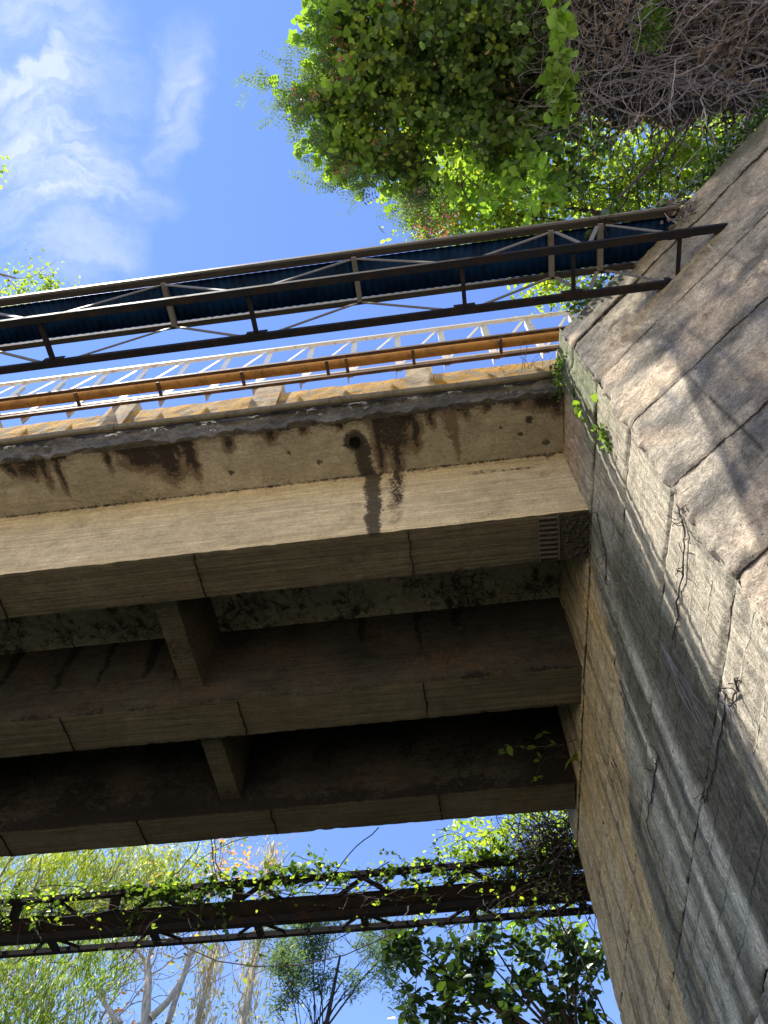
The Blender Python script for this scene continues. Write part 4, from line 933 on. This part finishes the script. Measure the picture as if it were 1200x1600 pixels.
sprays(w6, [(PY(a, b, 12.6), (r, r, r), n) for a, b, r, n in ((740, 1320, .55, 14), (800, 1310, .5, 14), (850, 1330, .5, 14), (880, 1300, .4, 12), (710, 1310, .28, 6), (880, 1370, .4, 12), (900, 1450, .45, 12), (920, 1490, .3, 8), (840, 1290, .4, 9), (760, 1350, .4, 8), (720, 1350, .3, 5))], 16, .10, M['leaf_fine'], 'oval', .16)

# 8 --- vines over the far truss
vc = empty('truss_climber', (-4, 9.2, 6.5), 'leafy climbing vine with bare runners draped over the truss beyond the bridge', 'vine')
mb = MB(); lp = []
for k in range(300):
    x = rng.uniform(-8.5, 1.5); 
    if rng.uniform() < .25: x = rng.uniform(0, 1.5)
    y = rng.choice([9.08, 9.1, 9.2, 9.35]); z = rng.uniform(6.0, 6.55); d = Vector((rng.choice([-1, 1]), rng.normal(0, .18), rng.normal(0, .4)))
    pts = wander((x, y, z), d, rng.uniform(.4, 1.3), 9, .22, .03); mb.tube(pts, rng.uniform(.003, .008), 3)
    if rng.uniform() < .5:
        for p in pts[2:]: lp += [np.array(p) + rng.normal(0, .05, 3)] * 1
for k in range(15):
    x = rng.uniform(-7, 1); mb.tube(wander((x, 9.3, 5.95), (rng.normal(0, .4), .1, -1), rng.uniform(.2, .7), 6, .25), .004, 3)
mb.build('runners', M['twig_dark'], vc)
for x in lin(-9, 1.5, .035):
    dens = (.9 if x < -4.2 else 1.0 if x < -2.0 else .65) * (.5 + .9 * abs(nz(x * 1.3, 5)))
    for j in range(int(3.6 * dens)): lp.append(np.array([x, 9.08, 6.52]) + rng.normal(0, 1, 3) * np.array([.05, .09, .06]))
    for j in range(int(1.6 * dens)): lp.append(np.array([x, 9.10, 6.28]) + rng.normal(0, 1, 3) * np.array([.05, .05, .10]))
shoots(vc, [Vector((rng.uniform(-9, 1.4), 9.08, rng.uniform(6.2, 6.55))) for _ in range(110)], .4, .055, M['leaf_vine'], 'heart', lambda p: Vector((rng.normal(0, 1), rng.normal(0, .25), rng.normal(0, .4))), 'twig_dark', name='trailing_leaves')
leaves('leaves', lp, .052, M['leaf_fine'], vc, 'heart', .3)
lq = np.concatenate([clumps((x, 9.1, z), (.4, .15, .13), 7, 12, .1) for x, z in ((-4.0, 6.4), (-3.3, 6.5), (-2.6, 6.5), (-4.6, 6.45), (.6, 6.45), (1.0, 6.4), (1.3, 6.6), (.2, 6.55))])
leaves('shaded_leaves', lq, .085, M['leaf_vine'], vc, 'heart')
rt = empty('root_tangle', (1.2, 8.9, 6.6), 'dense dark tangle of twigs where the far truss meets the abutment', 'roots')
mb = MB()
for k in range(430): mb.tube(wander(Vector((1.05, 9.0, 6.55)) + Vector(rng.normal(0, 1, 3)) * .26, rng.normal(0, 1, 3), rng.uniform(.3, .8), 6, .35), .0055, 3)
mb.build('twigs', M['twig_dark'], rt)
leaves('leaves', np.concatenate([clumps((1.0, 9.0, 6.9), (.5, .3, .4), 22, 10, .1), clumps((.2, 9.0, 6.85), (.35, .2, .25), 10, 10, .1)]), .085, M['leaf_fine'], rt, 'oval')
mb = MB(); pts = [PY(a, b, 9.6) for a, b in ((250, 1440), (290, 1480), (340, 1502), (400, 1510), (470, 1508), (540, 1492), (600, 1465), (650, 1440))]; mb.tube(pts, .008, 5)
o = mb.build('drooping_runner', M['twig_dark']); tag(o, 'long thin dark creeper stem sagging in a curve below the far truss', 'vine')
mb = MB(); pts = [PY(a, b, 9.0) for a, b in ((840, 1380), (870, 1420), (880, 1450), (905, 1490), (925, 1540), (945, 1585), (955, 1620))]; mb.tube(pts, .010, 5)
for k in range(8): mb.tube(wander(pts[1 + k % 5], (rng.normal(0, 1), .2, rng.normal(0, 1)), .5, 6, .3), .004, 3)
o = mb.build('looping_stem', M['twig_dark']); tag(o, 'bare dark stem looping down beside the far edge of the abutment', 'vine')

# 9 --- small plants and roots on the concrete
def wallat(px, py, off=.02):
    d = ray(px, py); n_ = np.array([1, .0345, 0]); p = np.array([1.44, 2.4, 0]); q = d * (n_ @ p / (n_ @ d)); return Vector(q) + Vector((-off, 0, 0))
def sprig(name, label, stems, lv, size, mat, kind='oval', smat='bark_dark', n=1, r=.004, cat='plant'):
    root = empty(name, stems[0][0], label, cat); mb = MB()
    for pts in stems:
        f = [Vector(p) for p in pts]; g = []
        for i in range(len(f) - 1): g += [f[i].lerp(f[i + 1], k / 3) + Vector(rng.normal(0, .006, 3)) for k in range(3)]
        g.append(f[-1]); mb.tube(g, [r * (1 - .6 * i / len(g)) for i in range(len(g))], 4)
    mb.build('stem', M[smat], root)
    if lv: leaves('leaves', np.array([np.array(p) + rng.normal(0, .012, 3) for p in lv for _ in range(n)]), size, M[mat], root, kind, .2)
q = wallat
sprig('wall_seedling', 'small bright green seedling sprouting near the top of the abutment corner', [[q(935, 660), q(925, 640, .08), q(915, 628, .12)], [q(935, 660), q(928, 620, .07)]], [q(910, 628, .14), q(918, 622, .12), q(925, 632, .12), q(930, 618, .08), q(915, 636, .1), q(928, 640, .08), q(922, 660, .05)], .11, 'leaf_bright')
sprig('pale_leaf_twig', 'thin twig with two pale silvery leaves reaching out under the spalled girder end', [[q(972, 912), q(930, 900, .06), q(905, 910, .15), q(885, 905, .25), q(868, 893, .33)]], [q(868, 890, .34), q(856, 898, .36), q(862, 892, .34)], .16, 'leaf_pale', 'lance', 'twig')
s0 = q(912, 1190)
A = [Vector(aty(a, b, 6.9)) for a, b in ((905, 1190), (870, 1180), (845, 1190), (838, 1215))]; B = [Vector(aty(a, b, 6.6)) for a, b in ((915, 1150), (870, 1165), (820, 1168), (795, 1165), (785, 1175))]; D = [B[1], Vector(aty(848, 1145, 6.6)), Vector(aty(843, 1130, 6.6))]
sprig('underbridge_sprig', 'green sprig hanging from the abutment in the dark below the middle girder', [A, B, D], [A[3], A[2], B[3], B[4], B[2], D[1], B[1], A[3]] + [q(905, 1180, .05)] * 5 + [q(900, 1215, .08)] * 3, .14, 'leaf_fine', 'oval', n=2, cat='plant')
pp = [q(880, 585, .04), q(886, 600, .05), q(884, 570, .03)]
o = leaves('corner_moss', np.concatenate([np.array(p) + rng.normal(0, .05, (60, 3)) for p in pp] + [np.array(wallat(a, b, .02)) + rng.normal(0, .025, (22, 3)) for a, b in ((950, 690), (945, 670), (955, 700), (900, 610), (948, 680))]), .045, M['leaf_vine'], None, 'oval'); o['kind'] = 'stuff'; tag(o, 'patch of green moss and ferns at the upper corner of the abutment', 'moss')
root = empty('edge_grass', (1.1, 2.75, 7.5), 'wisps of dry grass sticking out of the slab edge near the abutment', 'grass'); mb = MB()
for k in range(14): mb.tube(wander((1.0 + rng.normal(0, .12), 2.74, 7.55), (rng.normal(0, .5), -1, rng.normal(-.5, .5)), rng.uniform(.15, .4), 6, .12, .08), .0025, 3)
mb.build('blades', M['twig'], root)
def roots(label, starts, n, L, mat, r, spread=.06):
    root = empty('hanging_roots', wallat(*starts[0]), label, 'roots'); mb = MB()
    for k in range(n):
        s = starts[k % len(starts)]; p = wallat(*s, .03); pts = [p]; d = Vector((0, rng.normal(0, spread), -1)); l = L * rng.uniform(.5, 1.1)
        for i in range(14): d = (d + Vector((0, rng.normal(0, .16) - d.y * .35, -.05))).normalized(); p = p + d * l / 14; pts.append(Vector((1.44 - (p.y - 2.4) * .0345 - .025 - .01 * rng.uniform(), p.y, p.z)))
        mb.tube(pts, [r * (1 - i / 18) for i in range(15)], 3)
    return mb.build('strands', M[mat], root)
roots('fine pale roots trailing down the dark band of the abutment', [(1038, 1000), (1045, 1015)], 8, 1.1, 'twig', .0032, .02)
roots('short pale roots hanging at the edge of the sunlit strip of the abutment', [(1132, 1080), (1136, 1085)], 5, .8, 'twig', .003, .02)
roots('dark fibrous roots clinging to the brown part of the abutment', [(972, 1060), (975, 1080), (962, 1180), (960, 1190), (1015, 1280)], 16, .7, 'twig_dark', .003, .3)
def crackroot(label, pxs):
    mb = MB(); f = [wallat(a, b, .012) for a, b in pxs]; g = []
    for i in range(len(f) - 1): g += [f[i].lerp(f[i + 1], k / 6) + Vector((0, rng.normal(0, .008), rng.normal(0, .012))) for k in range(6)]
    mb.tube(g, [.004 + .006 * abs(nz(i * .9)) for i in range(len(g))], 5)
    for k in range(14): mb.tube(wander(g[rng.integers(0, len(g))], (-.2, rng.normal(0, 1), rng.normal(-.3, 1)), .12, 5, .4), .003, 3)
    o = mb.build('creeping_root', M['twig_dark']); tag(o, label, 'root'); return o
crackroot('knotted dark root creeping along the upper joint of the sunlit strip', [(1062, 790), (1075, 830), (1070, 880), (1062, 960), (1052, 1010)])
crackroot('dark root with curled ends crossing the dark band of the abutment', [(1155, 1060), (1152, 1090), (1135, 1110), (1120, 1200), (1100, 1260)])
crackroot('short dark root low on the streaked part of the abutment', [(1030, 1180), (1020, 1240), (1012, 1290)])
crackroot('dark root in the crack beside the girder end', [(934, 800), (940, 830), (950, 870), (948, 920)])


#VEG1#

# ------------------------------------------------------------------ light, sky
S = Vector((-.38, -.10, .92)).normalized()
sun = bpy.data.lights.new('sun', 'SUN'); sun.energy = 5.0; sun.angle = math.radians(.55); sun.color = (1, .95, .86)
so = bpy.data.objects.new('sun', sun); C.objects.link(so); so.rotation_euler = S.to_track_quat('Z', 'Y').to_euler(); so.location = (5, 2, 20)
w = bpy.data.worlds.new('World'); sc.world = w; w.use_nodes = True; nt = w.node_tree; N = nt.nodes; L = nt.links
sky = N.new('ShaderNodeTexSky'); sky.sky_type = 'NISHITA'; sky.sun_disc = False
sky.sun_elevation = math.asin(S.z); sky.sun_rotation = math.atan2(S.x, S.y); sky.air_density = 1.0; sky.dust_density = 0; sky.ozone_density = 2.5
bg = N['Background']; bg.inputs[1].default_value = .115
# wispy cirrus laid on a high horizontal layer (direction projected to height 1)
tcn = N.new('ShaderNodeTexCoord'); sep = N.new('ShaderNodeSeparateXYZ'); L.new(tcn.outputs['Generated'], sep.inputs[0])
def mth(op, a, b=0, c=0):
    n = N.new('ShaderNodeMath'); n.operation = op
    for v, i in ((a, 0), (b, 1), (c, 2)):
        if isinstance(v, (int, float)): n.inputs[i].default_value = v
        else: L.new(v, n.inputs[i])
    return n.outputs[0]
zz = mth('MAXIMUM', sep.outputs[2], .05); ux = mth('DIVIDE', sep.outputs[0], zz); uy = mth('DIVIDE', sep.outputs[1], zz)
cb = N.new('ShaderNodeCombineXYZ'); L.new(ux, cb.inputs[0]); L.new(uy, cb.inputs[1])
def mask(cx, cy, rx, ry, ang):
    m = N.new('ShaderNodeMapping'); m.vector_type = 'TEXTURE'; m.inputs['Location'].default_value = (cx, cy, 0); m.inputs['Rotation'].default_value = (0, 0, ang); m.inputs['Scale'].default_value = (rx, ry, 1)
    L.new(cb.outputs[0], m.inputs[0]); v = N.new('ShaderNodeVectorMath'); v.operation = 'LENGTH'; L.new(m.outputs[0], v.inputs[0])
    r = N.new('ShaderNodeMapRange'); r.interpolation_type = 'SMOOTHSTEP'; r.inputs['From Min'].default_value = 1; r.inputs['From Max'].default_value = .1; L.new(v.outputs['Value'], r.inputs[0]); return r.outputs[0]
wn = N.new('ShaderNodeTexNoise'); wn.inputs['Scale'].default_value = 7; wn.inputs['Detail'].default_value = 6; wn.inputs['Roughness'].default_value = .6; L.new(cb.outputs[0], wn.inputs[0])
wv = N.new('ShaderNodeVectorMath'); wv.operation = 'SUBTRACT'; L.new(wn.outputs['Color'], wv.inputs[0]); wv.inputs[1].default_value = (.5, .5, .5)
wsx = N.new('ShaderNodeVectorMath'); wsx.operation = 'SCALE'; wsx.inputs['Scale'].default_value = .16; L.new(wv.outputs[0], wsx.inputs[0])
wa = N.new('ShaderNodeVectorMath'); wa.operation = 'ADD'; L.new(cb.outputs[0], wa.inputs[0]); L.new(wsx.outputs[0], wa.inputs[1]); cb = wa
mk = mth('MAXIMUM', mask(-.40, -.01, .27, .14, math.radians(105)), mth('MULTIPLY', mask(-.25, -.01, .11, .045, math.radians(110)), .55))
mk = mth('MAXIMUM', mk, mask(-.36, .06, .12, .06, math.radians(20)))
mk = mth('MAXIMUM', mk, mask(-.9, -.3, .5, .3, 0))
mp = N.new('ShaderNodeMapping'); mp.inputs['Rotation'].default_value = (0, 0, math.radians(-60)); mp.inputs['Scale'].default_value = (.7, 2.6, 1); L.new(cb.outputs[0], mp.inputs[0])
n1 = N.new('ShaderNodeTexNoise'); n1.inputs['Scale'].default_value = 8; n1.inputs['Detail'].default_value = 10; n1.inputs['Roughness'].default_value = .58; n1.inputs['Distortion'].default_value = .3; L.new(mp.outputs[0], n1.inputs[0])
r = N.new('ShaderNodeMapRange'); r.interpolation_type = 'SMOOTHSTEP'; r.inputs['From Min'].default_value = .30; r.inputs['From Max'].default_value = .78; L.new(n1.outputs['Fac'], r.inputs[0])
cl = mth('MULTIPLY', mth('MULTIPLY', mk, 1.1), mth('ADD', r.outputs[0], .12)); cl = mth('MINIMUM', cl, .75)
hs = N.new('ShaderNodeHueSaturation'); hs.inputs['Saturation'].default_value = 1.1; hs.inputs['Hue'].default_value = .512; L.new(sky.outputs[0], hs.inputs['Color'])
mx = N.new('ShaderNodeMix'); mx.data_type = 'RGBA'; L.new(cl, mx.inputs[0]); L.new(hs.outputs[0], mx.inputs[6]); mx.inputs[7].default_value = (2.9, 3.2, 4.0, 1)
L.new(mx.outputs[2], bg.inputs[0])
sc.view_settings.view_transform = 'Standard'; sc.view_settings.look = 'None'; sc.view_settings.exposure = 1.45; sc.view_settings.gamma = 1
sc.render.engine = 'CYCLES'; sc.cycles.max_bounces = 8; sc.cycles.diffuse_bounces = 5; sc.cycles.transparent_max_bounces = 4
